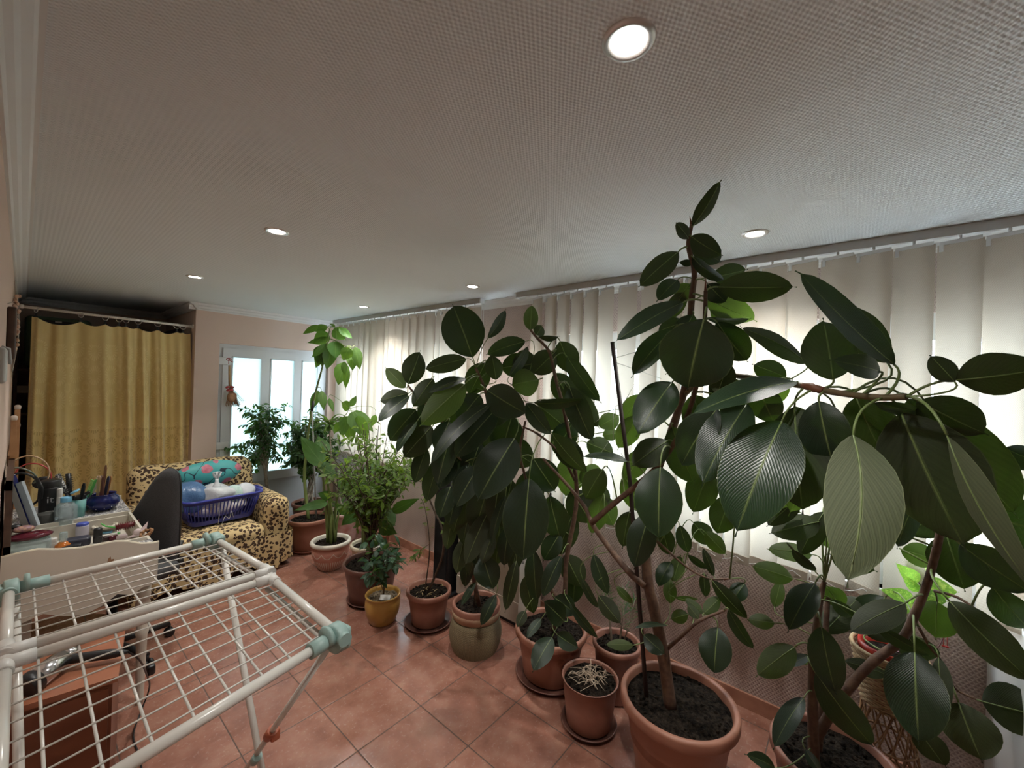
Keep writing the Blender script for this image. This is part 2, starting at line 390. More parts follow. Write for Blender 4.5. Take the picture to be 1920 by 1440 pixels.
def blind(name, y0, y1, ys, angs, label, chain=True, zb=.79, seed=1):
    rnd = random.Random(seed); X = 2.335; rnd2 = [rnd.uniform(-.10, .10) for _ in ys]
    th = thing(name, (X, (y0+y1)/2, CZ-.04), label, 'blind')
    r = MB(); r.bx(X-.02, X+.02, y0, y1, CZ-.036, CZ-.001); r.bx(X-.022, X-.018, y0, y1, CZ-.04, CZ-.034); r.build('head_rail', M_rail, th)
    MB().bx(X-.022, X+.022, y1, y1+.012, CZ-.042, CZ-.001).build('end_cap', M_white, th); MB().bx(X-.022, X+.022, y0-.012, y0, CZ-.042, CZ-.001).build('end_cap', M_white, th)
    sl = MB(); hg = MB(); pk = MB(); ch = MB(); low = []
    for i, (yc, an) in enumerate(zip(ys, angs)):
        tw = 0; an2 = an
        if isinstance(an, tuple): an, an2 = an
        rows = []; zt = CZ-.062; zl = zb + rnd.uniform(-.012, .012); sw = rnd.uniform(-.004, .004)
        for k in range(15):
            f = k/14; z = zt + (zl-zt)*f; A = an + (an2-an)*min(1, f*1.3) + rnd2[i]*f; d = Vector((math.sin(A), math.cos(A), 0)); row = []
            for j in range(5):
                u = (j/4-.5); bow = 0.0; nrm = Vector((-d.y, d.x, 0))
                row.append(Vector((X + sw*f, yc, z)) + d*u*.127 + nrm*bow)
            rows.append(row)
        sl.grid(rows, sm=False)
        d = Vector((math.sin(an), math.cos(an), 0)); M = Matrix((d, Vector((-d.y, d.x, 0)), Vector((0, 0, 1)))).transposed()
        hg.box((X, yc, CZ-.058), (.115, .006, .014), M); hg.box(Vector((X, yc, CZ-.075))+d*.052, (.012, .007, .03), M); hg.tube([(X, yc, CZ-.05), (X, yc, CZ-.036)], .005, 6)
        d2 = Vector((math.sin(an2), math.cos(an2), 0)); M2 = Matrix((d2, Vector((-d2.y, d2.x, 0)), Vector((0, 0, 1)))).transposed()
        pk.box((X+sw, yc, zl+.018), (.12, .006, .04), M2); low.append(Vector((X+sw-.012, yc, zl+.03)))
    sl.build('slats', M_slat, th); hg.build('hangers', M_white, th); pk.build('slat_weights', M_slat, th)
    pts = []
    for p, q in zip(low, low[1:]):
        for k in range(8): f = k/8; pts.append(p.lerp(q, f) - Vector((0, 0, .045*4*f*(1-f)*.5)))
    pts.append(low[-1]); ch.tube(pts, .0016, 5); ch.build('bead_chain', M_white, th)
    return th
E_ = [1.80, 1.68, 1.575, 1.47, 1.365, 1.26, 1.118, .98, .85, .73, .61, .49, .375, .254, .125, .004, -.12, -.25, -.375, -.50, -.62, -.74]
ys = [e-.056 for e in E_]; angs = [.30]*len(ys); angs[3] = .38; angs[6] = .1; angs[12] = .2; angs[15] = (.3, .62); angs[17] = (.3, .5); angs[18] = (.32, .6)
blind('vertical_blind', -.86, 1.925, ys, angs, 'long cream vertical blind beside the rubber plants, nearest in the picture')
ys2 = [2.37+.114*i for i in range(20)]; rr = random.Random(5); angs2 = [-.20 + rr.uniform(-.04, .04) for _ in ys2]; angs2[2] = .35; angs2[4] = .4; angs2[11] = .3
blind('vertical_blind', 2.30, 4.69, ys2, angs2, 'far cream vertical blind in the corner beside the white door', seed=4)
# cord loop at the near end of the far blind
cd = MB().tube([(2.335, 2.295, CZ-.04), (2.337, 2.293, 1.3), (2.34, 2.29, 1.0)], .0018, 5); cd.tube([(2.335, 2.27, CZ-.04), (2.335, 2.272, 1.3), (2.34, 2.288, 1.0)], .0018, 5)
tag(cd.build('blind_cord', M_white), 'thin white pull cord hanging at the near end of the far blind', 'cord')
# ------------------------------------------------------------------ plant materials
def leafmat(name, top, under, rib, tr=.25, trcol=(.18, .40, .03), rough=.3, veins=60, vk=.8, spots=None, coat=0, vein_b=.4):
    m_ = bpy.data.materials.new(name); m_.use_nodes = True; t = NT(m_); p = t.p
    geo = t.n('ShaderNodeNewGeometry'); s_ = t.sep(t.uv()); au = t.math('ABSOLUTE', t.math('SUBTRACT', s_[0], .5))
    at_ = t.n('ShaderNodeAttribute', attribute_name='tint'); tv = at_.outputs['Fac']
    tc = t.mix(tv, tuple(c*.75 for c in top), tuple(min(1, c*1.35) for c in top)); uc = t.mix(tv, tuple(c*.8 for c in under), tuple(min(1, c*1.2) for c in under))
    nz = t.noise(t.world(), 30, 3); tc = t.mix(t.math('MULTIPLY', nz, .4), tc, tuple(min(1, c*1.6) for c in top))
    if spots:
        sp = t.math('GREATER_THAN', t.noise(t.world(), 75, 2, .6), .53); inner = t.math('LESS_THAN', au, .4); tc = t.mix(t.math('MULTIPLY', sp, inner), tc, spots); uc = t.mix(t.math('MULTIPLY', sp, inner), uc, spots)
    vs = t.math('POWER', t.math('ABSOLUTE', t.math('SINE', t.math('ADD', t.math('MULTIPLY', s_[1], veins*.9), t.math('MULTIPLY', au, -veins*.55)))), 3)
    uc = t.mix(t.math('MULTIPLY', vs, .38), uc, tuple(c_*.45 for c_ in under)); tc = t.mix(t.math('MULTIPLY', vs, .2), tc, tuple(min(1, c_*2) for c_ in top))
    c = t.mix(geo.outputs['Backfacing'], tc, uc)
    ribm = t.math('LESS_THAN', au, .022); c = t.mix(t.math('MULTIPLY', ribm, .8), c, rib)
    edge = t.math('GREATER_THAN', au, .488); c = t.mix(t.math('MULTIPLY', edge, .5), c, rib)
    t.base(c)
    rg = t.math('ADD', t.math('MULTIPLY', geo.outputs['Backfacing'], .3), rough); t.l(rg, p.inputs['Roughness'])
    wv = t.math('SINE', t.math('ADD', t.math('MULTIPLY', s_[1], veins*2.2), t.math('MULTIPLY', au, -veins*1.3)))
    wv = t.math('POWER', t.math('ABSOLUTE', wv), .5); h = t.math('ADD', t.math('MULTIPLY', wv, vein_b), t.math('MULTIPLY', t.noise(t.world(), 25, 2), .8)); t.bump(h, vk, .0012)
    tl = t.n('ShaderNodeBsdfTranslucent'); tcn = t.mix(tv, tuple(c_*.8 for c_ in trcol), tuple(min(1, c_*1.2) for c_ in trcol)); t.l(tcn, tl.inputs[0])
    mx = t.n('ShaderNodeMixShader'); mx.inputs[0].default_value = tr; t.l(p.outputs[0], mx.inputs[1]); t.l(tl.outputs[0], mx.inputs[2]); t.l(mx.outputs[0], t.out.inputs[0])
    return m_
M_rub = leafmat('rubber_plant_leaf', (.008, .0205, .008), (.030, .040, .014), (.09, .12, .04), .11, (.07, .16, .012), .33)
M_rub_y = leafmat('young_rubber_plant_leaf', (.018, .038, .012), (.045, .062, .02), (.15, .19, .06), .2, (.17, .33, .03), .32)
M_rub_p = leafmat('pale_rubber_leaf_underside', (.02, .04, .015), (.105, .125, .060), (.24, .27, .13), .10, (.10, .20, .03), .4, vk=1.0)
M_ben = leafmat('weeping_fig_leaf', (.022, .05, .02), (.05, .09, .03), (.1, .16, .05), .25, (.2, .45, .04), .35, veins=20)
M_avo = leafmat('avocado_leaf', (.035, .09, .02), (.07, .14, .03), (.16, .26, .06), .38, (.22, .42, .04), .4, veins=18, vk=.8)
M_lem = leafmat('citrus_leaf', (.06, .11, .02), (.09, .15, .035), (.14, .22, .05), .38, (.28, .46, .05), .4, veins=16)
M_alo = leafmat('arum_leaf', (.035, .10, .025), (.07, .15, .05), (.15, .26, .09), .3, (.16, .36, .04), .4, veins=16)
M_cam = leafmat('glossy_shrub_leaf', (.02, .05, .03), (.05, .09, .04), (.1, .17, .07), .15, (.15, .35, .05), .18, veins=20)
M_dum = leafmat('speckled_leaf', (.06, .19, .03), (.12, .28, .06), (.25, .5, .1), .4, (.36, .68, .08), .4, veins=18, spots=(.62, .72, .22))
M_dry = mat('dry_leaf', (.20, .14, .06), .7)
M_pet = mat('green_leaf_stalk', (.16, .22, .07), .45); M_stem_g = mat('green_plant_stem', (.14, .19, .05), .5)
M_bark = noisy('brown_bark', (.085, .045, .03), (.15, .085, .05), 40, .7, .5, bscale=90, dist=.003)
M_bark2 = noisy('grey_bark', (.24, .20, .15), (.34, .29, .22), 40, .8, .4)
M_barkd = noisy('dark_twig', (.05, .035, .025), (.1, .07, .045), 60, .8)
M_terra = noisy('terracotta_plastic', (.25, .105, .07), (.31, .14, .095), 14, .45, .15, bscale=200, dist=.0006)
M_terrad = noisy('brown_plastic_pot', (.12, .052, .038), (.16, .07, .05), 12, .4)
M_terra2 = noisy('orange_terracotta', (.29, .12, .075), (.34, .155, .10), 10, .5, .1)
M_soil = noisy('dark_soil', (.005, .0038, .003), (.028, .020, .014), 60, 1.0, 1.0, bscale=70, dist=.02); M_soil.node_tree.nodes['Principled BSDF'].inputs['Specular IOR Level'].default_value = .1
M_yel = noisy('yellow_glazed_clay', (.36, .19, .04), (.46, .27, .07), 9, .3, .1)
M_cream = noisy('cream_glazed_clay', (.60, .52, .38), (.68, .60, .46), 12, .4)
M_whiteg = noisy('weathered_white_glaze', (.55, .52, .44), (.68, .64, .56), 25, .5)
M_jute = mat('twisted_jute_rope', (.30, .22, .12), .9); t = NT(M_jute); g = t.world(); s_ = t.sep(g)
ang = t.math('ARCTAN2', t.math('SUBTRACT', s_[1], 1.78), t.math('SUBTRACT', s_[0], 1.856)); hh = t.math('ABSOLUTE', t.math('SINE', t.math('ADD', t.math('MULTIPLY', ang, 60), t.math('MULTIPLY', s_[2], 360))))
t.base(t.mix(hh, (.05, .035, .018), (.30, .23, .13))); t.bump(hh, .6, .003)
# ------------------------------------------------------------------ leaves
def leaf_shape(s, kind):
    if kind == 'oval': h = (1-abs(2*s-1)**2.0)**.72*(1.04-.08*s) if 0 < s < 1 else 0; return h*(1-.06*s) if s < .93 else h*(1-(s-.93)/.07*.45)
    if kind == 'lance': return (math.sin(PI*min(1, s**.75)))**1.05 if 0 < s < 1 else 0
    if kind == 'ovate': return (math.sin(PI*s**.68))**.9 if 0 < s < 1 else 0
    if kind == 'arrow': return max(0, (1-s))**.8*(.75+.25*math.sin(PI*s)) if s < 1 else 0
def leaf(mb, b_, t_, wd, nrm, fold=.16, droop=.10, kind='oval', nu=4, nv=9, mi=0, tint=None, curl=0, tipl=.05, wave=0, rnd=random):
    b_, t_, nrm = Vector(b_), Vector(t_), Vector(nrm); ax = t_-b_; L = ax.length
    if L < 1e-5: return
    ax = ax/L; n_ = (nrm-ax*nrm.dot(ax)); n_ = n_.normalized() if n_.length > 1e-6 else ax.orthogonal().normalized(); sd = ax.cross(n_)
    rows = []; ph = rnd.uniform(0, 6)
    S = [(.5-.5*math.cos(PI*i/nv)) for i in range(nv+1)]
    n0 = len(mb.v)
    for s in S:
        c = b_ + ax*(L*s) + n_*(droop*L*4*s*(1-s)) + sd*(curl*L*4*s*(1-s)); h = max(leaf_shape(s, kind)*wd/2, wd*.004)
        row = []
        for j in range(nu*2+1):
            u = (j-nu)/nu
            row.append(c + sd*(h*u) + n_*(fold*h*abs(u)**1.3 + wave*wd*math.sin(9*s+ph+2*u)*abs(u)))
        rows.append(row)
    if tipl: rows.append([t_ + ax*(tipl*L) - n_*(tipl*L*.4) + sd*(.0006*(j-nu)) for j in range(nu*2+1)])
    mb.grid(rows, mi, uv=lambda u, v: (u, v))
    tv = rnd.random() if tint is None else tint
    while len(mb.tint) < n0: mb.tint.append(.5)
    mb.tint.extend([tv]*(len(mb.v)-n0))
def near_on(stems, p):
    best = None
    for st in stems:
        for a, b_ in zip(st, st[1:]):
            d = b_-a; q = a + d*max(0, min(1, (p-a).dot(d)/max(1e-9, d.length_squared))); k = (q-p).length
            if best is None or k < best[0]: best = (k, q)
    return best[1]
def petiole(mb, a, b_, d, r=.0025, mi=1):
    # from the stem point a to the leaf base b_, arriving along d
    a, b_ = Vector(a), Vector(b_); L = (b_-a).length; c = b_ - Vector(d).normalized()*L*.45 + Vector((0, 0, .08*L)); pts = []
    for k in range(7): f = k/6; pts.append(a*(1-f)**2 + c*2*f*(1-f) + b_*f*f)
    mb.tube(pts, [r*(1.2-.3*k/6) for k in range(7)], 6, mi)
def px_leaf(mb, row, stems, rnd, mi=0, maxpet=.22):
    bx_, by_, tx_, ty_, wp, tb, tt, side, tilt = row[:9]; o = row[9] if len(row) > 9 else {}
    B, T_ = at(bx_, by_, tb), at(tx_, ty_, tt); c = (B+T_)/2; e = (EYE-c).normalized(); a = (T_-B).normalized()
    n_ = e - a*e.dot(a); n_.normalize(); n_ = Matrix.Rotation(math.radians(tilt), 3, a) @ n_
    wd = .97*wp*(tb+tt)/2/F_PX/max(.35, math.cos(math.radians(tilt)))
    if side == 'U': n_ = -n_
    leaf(mb, B, T_, wd, n_, fold=o.get('fold', .20), droop=o.get('droop', .06 if side == 'T' else -.06), nu=4, nv=12, mi=o.get('mi', mi), tint=rnd.random(), curl=o.get('curl', 0), wave=.03, rnd=rnd)
    q = near_on(stems, B)
    if (q-B).length > .004:
        if (q-B).length > maxpet: q = B + (q-B).normalized()*maxpet if 0 else q
        petiole(mb, q, B, T_-B, .0030 if wp > 40 else .002)
    # midrib on the underside
    pts = [B + (T_-B)*s - n_*.0006 + n_*((o.get('droop', .06 if side == 'T' else -.06))*(T_-B).length*4*s*(1-s)) + a.cross(n_)*(o.get('curl', 0)*(T_-B).length*4*s*(1-s)) for s in [0, .15, .3, .45, .6, .75, .9]]
    mb.tube(pts, [.0014*wd/.1*(1-.8*i/6)+.0003 for i in range(7)], 5, 1)
def rubber_leaf_at(mb, st_pt, dirv, L, rnd, mi=0):
    # filler leaf hanging outwards from a stem point
    d = Vector(dirv).normalized(); B = st_pt + (d+Vector((0, 0, .35))).normalized()*rnd.uniform(.04, .09); T_ = B + d*L
    n_ = Vector((0, 0, 1)) - d*d.z; n_ = Matrix.Rotation(rnd.uniform(-.5, .5), 3, d) @ n_
    leaf(mb, B, T_, L*rnd.uniform(.42, .52), n_, droop=.06, nu=3, nv=8, mi=mi, tint=rnd.random(), rnd=rnd); petiole(mb, st_pt, B, d)
# ------------------------------------------------------------------ pots
def pot_profile(r, z, rb, rim=.03, lip=.012, th=.006):
    return [(0, .006), (rb*.96, .006), (rb, .012), (rb+(r-lip-rb)*.5, z*.5), (r-lip, z-rim-.002), (r-lip*.4, z-rim), (r, z-rim*.8), (r, z-rim*.2), (r-.004, z), (r-lip, z+.001), (r-lip-th, z-.006), (r-lip-th-.004, z-.05), (r-lip-th-.02, z*.45), (0, z*.4)]
def potted(name, x, y, r, z, label, cat='potted plant', potm=None, rb=None, rim=.03, saucer=None, sm=None, prof=None, flute=None, soil=.03, lip=.012, group=None, n=56, soilmat=None, plain=False):
    th = thing(name, (x, y, 0), label, cat, group); rb = rb or r*.74
    zb = .012 if saucer else 0
    pr = [(a, c+zb*(1-c/z)) for a, c in (prof or pot_profile(r, z, rb, rim, lip))]
    MB().lathe(pr, (x, y, 0), n, flute=flute).build('pot', potm or M_terra, th)
    rs = min(r-lip-.007, r*.93)
    rn = random.Random(int(x*1000)); so = MB(); k = 26; rings = 9; n0 = len(so.v)
    for i in range(rings+1):
        for j in range(k):
            a = 2*PI*j/k; q = rs*i/rings; so.v.append((x+q*math.cos(a), y+q*math.sin(a), z-soil + rn.uniform(-.006, .006) + .008*(1-i/rings)))
    for i in range(rings):
        for j in range(k): so.face([n0+i*k+j, n0+i*k+(j+1) % k, n0+(i+1)*k+(j+1) % k, n0+(i+1)*k+j])
    for i in range(90):
        a = rn.uniform(0, 2*PI); q = rs*math.sqrt(rn.random())*.93; so.ell((x+q*math.cos(a), y+q*math.sin(a), z-soil+.004), (rn.uniform(.003, .009),)*3, 5)
    so.build('soil', soilmat or M_soil, th)
    if saucer:
        MB().lathe([(0, .001), (saucer*.86, .001), (saucer, .022), (saucer+.006, .026), (saucer+.004, .03), (saucer-.004, .027), (saucer*.86, .010), (0, .0095)], (x, y, 0), 48).build('saucer', sm or potm or M_terra, th)
    return th
flut = lambda k, amp, top: (lambda a, i, z: 1-amp*(.5+.5*math.cos(k*a))**2 if .02 < z < top else 1)
# ------------------------------------------------------------------ rubber plant B: the big pot with the tall staked plant
def stemline(rows, n=5): return spline([at(*r) if len(r) == 3 else Vector(r[:3]) for r in rows], n)
def tube_taper(mb, pts, r0, r1, n=10, knob=0):
    k = len(pts); mb.tube(pts, [(r0+(r1-r0)*i/(k-1))*(1+knob*(i % 5 == 0)) for i in range(k)], n)
rnd = random.Random(11)
tb_ = potted('potted_rubber_plant', 1.835, .545, .238, .335, 'tall staked rubber plant reaching the ceiling, in the biggest round terracotta pot', potm=M_terra2, rb=.165, rim=.05, lip=.02, soil=.035)
g0 = at(1258, 1318, 1.74); g0.z = .29
def nearer(t_, y_): return t_*(1-max(0, 1000-y_)*.245/660) if t_ >= 1.45 else t_      # the tall plant leans into the room towards its top
def SL(first, rows, lean=False):
    if lean: rows = [(a, b_, nearer(c_, b_)) for a, b_, c_ in rows]
    return spline(([Vector(first)] if first is not None else []) + [at(*r) for r in rows], 5)
T1 = SL(g0, [(1243, 1225, 1.73), (1226, 1140, 1.74), (1214, 1085, 1.76), (1212, 1000, 1.80), (1228, 900, 1.83), (1262, 800, 1.85), (1286, 720, 1.85), (1292, 640, 1.84), (1297, 560, 1.80), (1302, 510, 1.78), (1291, 462, 1.77), (1297, 420, 1.76)], True)
T2 = SL(None, [(1210, 1098, 1.75), (1185, 1078, 1.78), (1152, 1040, 1.84), (1112, 985, 1.92), (1096, 950, 1.98), (1060, 905, 2.03), (1018, 860, 2.06)])
T3 = SL(None, [(1110, 980, 1.92), (1150, 945, 1.86), (1200, 905, 1.78), (1238, 868, 1.72), (1276, 810, 1.68), (1300, 745, 1.64), (1318, 660, 1.62), (1322, 590, 1.62), (1323, 545, 1.62)], True)
T4 = SL(None, [(1283, 740, 1.67), (1330, 703, 1.55), (1390, 706, 1.42), (1497, 722, 1.22), (1560, 735, 1.12), (1640, 745, 1.02), (1700, 744, .96)])
T5 = SL(None, [(1249, 1218, 1.73), (1275, 1195, 1.70), (1310, 1165, 1.68), (1357, 1145, 1.66)])
T6 = SL(None, [(1213, 1000, 1.80), (1240, 1022, 1.82), (1290, 1065, 1.80), (1330, 1085, 1.78), (1368, 1085, 1.77)])
tr = MB()
tg = MB(); tube_taper(tg, T4, .010, .0075, 10, .08); tg.build('side_branch', noisy('olive_branch_bark', (.10, .085, .035), (.16, .10, .05), 30, .5), tb_)
for s_, a, b_ in ((T1, .026, .006), (T2, .016, .006), (T3, .013, .006), (T5, .009, .005), (T6, .006, .003)): tube_taper(tr, s_, a, b_, 10, .06)
tr.build('trunk', M_bark, tb_)
STB = [T1, T2, T3, T4, T5, T6]
st = MB().tube([at(1212, 1306, 1.72), at(1200, 1150, 1.76), at(1181, 900, 1.80), at(1148, 641, 1.80)], .0095, 8); st.build('support_stake', mat('dark_brown_stake', (.03, .018, .014), .5), tb_)
tw = MB()
for a, b_ in (((1150, 672, 1.84), (1220, 652, 1.8)), ((1150, 678, 1.84), (1240, 710, 1.82)), ((1160, 758, 1.83), (1118, 790, 1.9)), ((1165, 765, 1.82), (1190, 720, 1.84)), ((1150, 770, 1.83), (1150, 830, 1.83)), ((1154, 765, 1.83), (1156, 800, 1.83)), ((1165, 850, 1.81), (1175, 870, 1.8)), ((1118, 862, 1.9), (1140, 830, 1.84))): tw.tube([at(*a), at(*b_)], .0012, 4)
tw.build('string_tie', mat('pale_string', (.5, .5, .46), .8), tb_)
LB = [  # base px, tip px, width px, distances, side, tilt
 (1299,424,1350,341,30,1.75,1.72,'U',30), (1291,447,1268,418,24,1.76,1.70,'U',10), (1296,443,1352,478,42,1.74,1.68,'T',20), (1297,458,1350,490,42,1.78,1.8,'T',0), (1272,472,1200,536,46,1.75,1.70,'U',15),
 (1297,494,1274,492,14,1.78,1.76,'T',0), (1298,481,1357,525,24,1.76,1.70,'T',50), (1347,538,1487,538,62,1.62,1.50,'U',10), (1335,520,1398,506,40,1.80,1.84,'U',10), (1270,525,1233,563,36,1.80,1.74,'T',20),
 (1294,532,1268,564,36,1.84,1.88,'U',0,{'mi':2}), (1281,567,1156,639,42,1.66,1.52,'T',25), (1325,560,1414,600,50,1.72,1.78,'U',10,{'mi':2}), (1327,532,1360,566,38,1.72,1.70,'T',10), (1325,596,1405,598,14,1.6,1.5,'T',60),
 (1284,603,1234,621,34,1.80,1.78,'U',0), (1320,598,1290,727,138,1.50,1.38,'T',8,{'fold':.10}), (1345,604,1400,676,66,1.56,1.52,'T',20), (1262,618,1187,703,48,1.70,1.60,'T',25), (1260,717,1196,813,75,1.66,1.52,'T',15),
 (1512,680,1391,615,36,1.28,1.22,'U',40), (1474,708,1413,684,46,1.34,1.40,'U',10), (1494,716,1299,776,48,1.22,1.16,'T',38), (1365,680,1345,740,46,1.5,1.46,'U',0), (1466,790,1382,995,138,1.17,1.10,'T',12),
 (1345,765,1278,872,74,1.50,1.44,'T',20), (1400,758,1318,905,88,1.36,1.30,'T',20), (1252,826,1187,872,58,1.70,1.62,'U',10), (1178,866,1096,856,16,1.80,1.84,'T',55), (1238,876,1235,1008,90,1.44,1.38,'T',10),
 (1218,962,1190,1063,56,1.66,1.60,'T',10), (1677,684,1502,513,50,1.02,1.10,'T',50,{'curl':-.10}), (1664,680,1578,571,62,1.14,1.2,'U',10), (1563,712,1544,602,92,1.16,1.22,'U',5), (1650,697,1562,676,46,1.06,1.0,'T',15),
 (1792,712,1960,690,86,.90,.80,'U',25), (1790,716,1745,668,40,.90,.92,'U',10), (1722,752,1846,812,80,1.02,1.0,'U',15), (1776,816,1950,1120,48,.82,.70,'U',55,{'curl':.02,'mi':4}), (1690,775,1806,1020,165,1.04,.96,'U',12), (1740,760,1900,960,110,1.16,1.12,'U',15),
 (1600,816,1590,1088,122,.96,.84,'U',5,{'curl':.06,'fold':.1,'mi':4}), (1490,762,1505,955,128,1.20,1.14,'U',10), (1560,800,1482,960,70,1.3,1.34,'U',0,{'mi':2}), (1535,752,1562,872,86,1.14,1.12,'T',10), (1605,745,1655,850,80,1.10,1.12,'U',10),
 (1640,755,1726,772,26,1.04,1.04,'T',20), (1700,750,1790,830,90,1.1,1.14,'T',10), (1620,760,1700,900,90,1.2,1.26,'U',0), (1420,720,1450,790,60,1.35,1.38,'T',10), (1340,700,1395,775,70,1.6,1.62,'T',10), (1300,740,1330,830,70,1.7,1.66,'U',10), (1260,800,1300,905,64,1.8,1.76,'T',10),
 # lower branches
 (1346,1176,1339,1262,60,1.66,1.60,'T',10), (1366,1143,1412,1216,26,1.64,1.58,'T',35), (1335,1088,1401,1160,30,1.77,1.70,'U',25), (1396,1094,1372,1128,32,1.78,1.76,'T',0), (1262,1090,1276,1043,30,1.86,1.9,'U',0,{'mi':2}), (1258,1054,1234,1098,31,1.82,1.78,'T',15),
 (1257,1131,1255,1085,26,1.9,1.94,'U',0,{'mi':2}), (1338,1080,1318,1028,17,1.80,1.82,'U',10), (1290,1040,1328,1066,14,1.82,1.8,'T',30), (1320,1075,1323,1119,20,1.8,1.8,'U',20), (1290,1152,1258,1160,26,1.78,1.82,'U',0,{'mi':2}), (1318,1150,1285,1122,18,1.74,1.78,'U',20,{'mi':2}), (1265,1120,1309,1124,10,1.9,1.9,'U',50,{'mi':2}),
 (1322,998,1360,1038,32,1.84,1.86,'U',0,{'mi':2}), (1275,985,1290,1036,28,1.80,1.78,'T',10), (1187,1210,1137,1209,20,1.70,1.66,'U',10,{'mi':2}), (1207,1191,1246,1226,32,1.68,1.62,'T',10), (1250,1173,1190,1178,10,1.72,1.66,'T',45), (1122,1117,1163,1168,33,1.80,1.74,'U',10), (1113,1040,1140,1114,30,1.86,1.8,'T',15), (1092,1085,1122,1140,16,1.92,1.88,'T',35), (1156,1100,1186,1131,16,1.84,1.8,'U',20,{'mi':2}),
 (1320,1150,1350,1120,26,1.72,1.76,'U',10,{'mi':2}), (1310,1160,1290,1135,20,1.72,1.76,'U',10,{'mi':2}), (1240,985,1255,1040,36,1.86,1.9,'U',0), (1300,980,1335,1020,40,1.9,1.95,'U',0), (1180,960,1168,1025,44,1.9,1.92,'U',10), (1130,930,1110,1000,40,1.98,2.0,'U',5,{'mi':2}),
 (1170,890,1205,960,48,1.95,2.0,'U',0,{'mi':2}), (1215,840,1170,900,44,1.9,1.94,'U',0,{'mi':2}), (1130,880,1098,935,50,2.0,2.05,'U',10), (1195,780,1160,840,46,1.95,2.0,'U',0,{'mi':2}), (1205,740,1165,790,40,1.98,2.02,'U',0,{'mi':2}), (1290,830,1330,900,60,1.9,1.95,'U',0,{'mi':2}), (1330,880,1300,960,60,1.9,1.9,'U',0), (1370,930,1345,1000,56,1.86,1.86,'U',0),
 (1420,900,1500,960,60,1.5,1.55,'U',0,{'mi':2}), (1480,720,1420,760,40,1.5,1.55,'U',0,{'mi':2}), (1340,560,1372,625,40,1.8,1.8,'U',10), (1300,590,1270,650,44,1.78,1.76,'T',20), (1310,640,1360,690,56,1.7,1.7,'T',20), (1296,660,1250,700,44,1.86,1.9,'U',0), (1285,545,1250,600,34,1.86,1.9,'U',0)]
fb = MB()
for r_ in LB: px_leaf(fb, r_[:5] + (nearer(r_[5], r_[1]), nearer(r_[6], r_[3]) if r_[5] >= 1.45 else r_[6]) + r_[7:], STB, rnd)
# growing tips and stipules
for p, q, r0 in (((1297, 424, nearer(1.76, 424)), (1293, 405, nearer(1.76, 405)), .006), ((1323, 546, nearer(1.62, 546)), (1323, 520, nearer(1.62, 520)), .0055), ((1357, 1087, 1.77), (1370, 1085, 1.76), .004), ((1357, 1146, 1.66), (1366, 1140, 1.66), .004)): fb.tube([at(*p), at(*q)], [r0, .0005], 6, 3)
fb.tube([at(1497, 722, 1.22), at(1520, 726, 1.18), at(1545, 733, 1.14)], [.006, .0125, .010], 8, 3)
fb.build('foliage', [M_rub, M_pet, M_rub_y, mat('red_brown_leaf_sheath', (.20, .075, .04), .5), M_rub_p], tb_)
# ------------------------------------------------------------------ rubber plant C: bottom right pot
rnd = random.Random(12)
tc_ = potted('potted_rubber_plant', 1.955, .025, .20, .325, 'rubber plant with forked brown trunk in the terracotta pot at the bottom right edge', potm=M_terra, rb=.145, rim=.04, lip=.014, saucer=.19)
gz = lambda p, z: Vector((p.x, p.y, z))
c0 = at(1526, 1428, 1.50); C1 = SL(c0, [(1524, 1340, 1.50), (1524, 1250, 1.52), (1530, 1180, 1.54), (1540, 1110, 1.56), (1546, 1090, 1.56)])
C2 = SL(at(1533, 1428, 1.55), [(1540, 1330, 1.56), (1546, 1230, 1.58), (1550, 1150, 1.6), (1554, 1100, 1.62)])
C3 = SL(None, [(1530, 1385, 1.52), (1556, 1340, 1.50), (1596, 1284, 1.48), (1640, 1238, 1.46), (1690, 1200, 1.44), (1716, 1150, 1.42), (1738, 1095, 1.40), (1756, 1030, 1.36), (1768, 970, 1.33)])
C4 = SL(None, [(1752, 1108, 1.42), (1795, 1120, 1.36), (1840, 1150, 1.30), (1885, 1190, 1.26)])
C5 = SL(None, [(1722, 1175, 1.43), (1745, 1215, 1.42), (1765, 1240, 1.41), (1790, 1290, 1.40), (1841, 1316, 1.36)])
tr = MB()
for s_, a, b_ in ((C1, .019, .008), (C2, .013, .008), (C3, .0175, .010), (C4, .005, .003), (C5, .005, .003)): tube_taper(tr, s_, a, b_, 10, .06)
tr.build('trunk', M_bark, tc_)
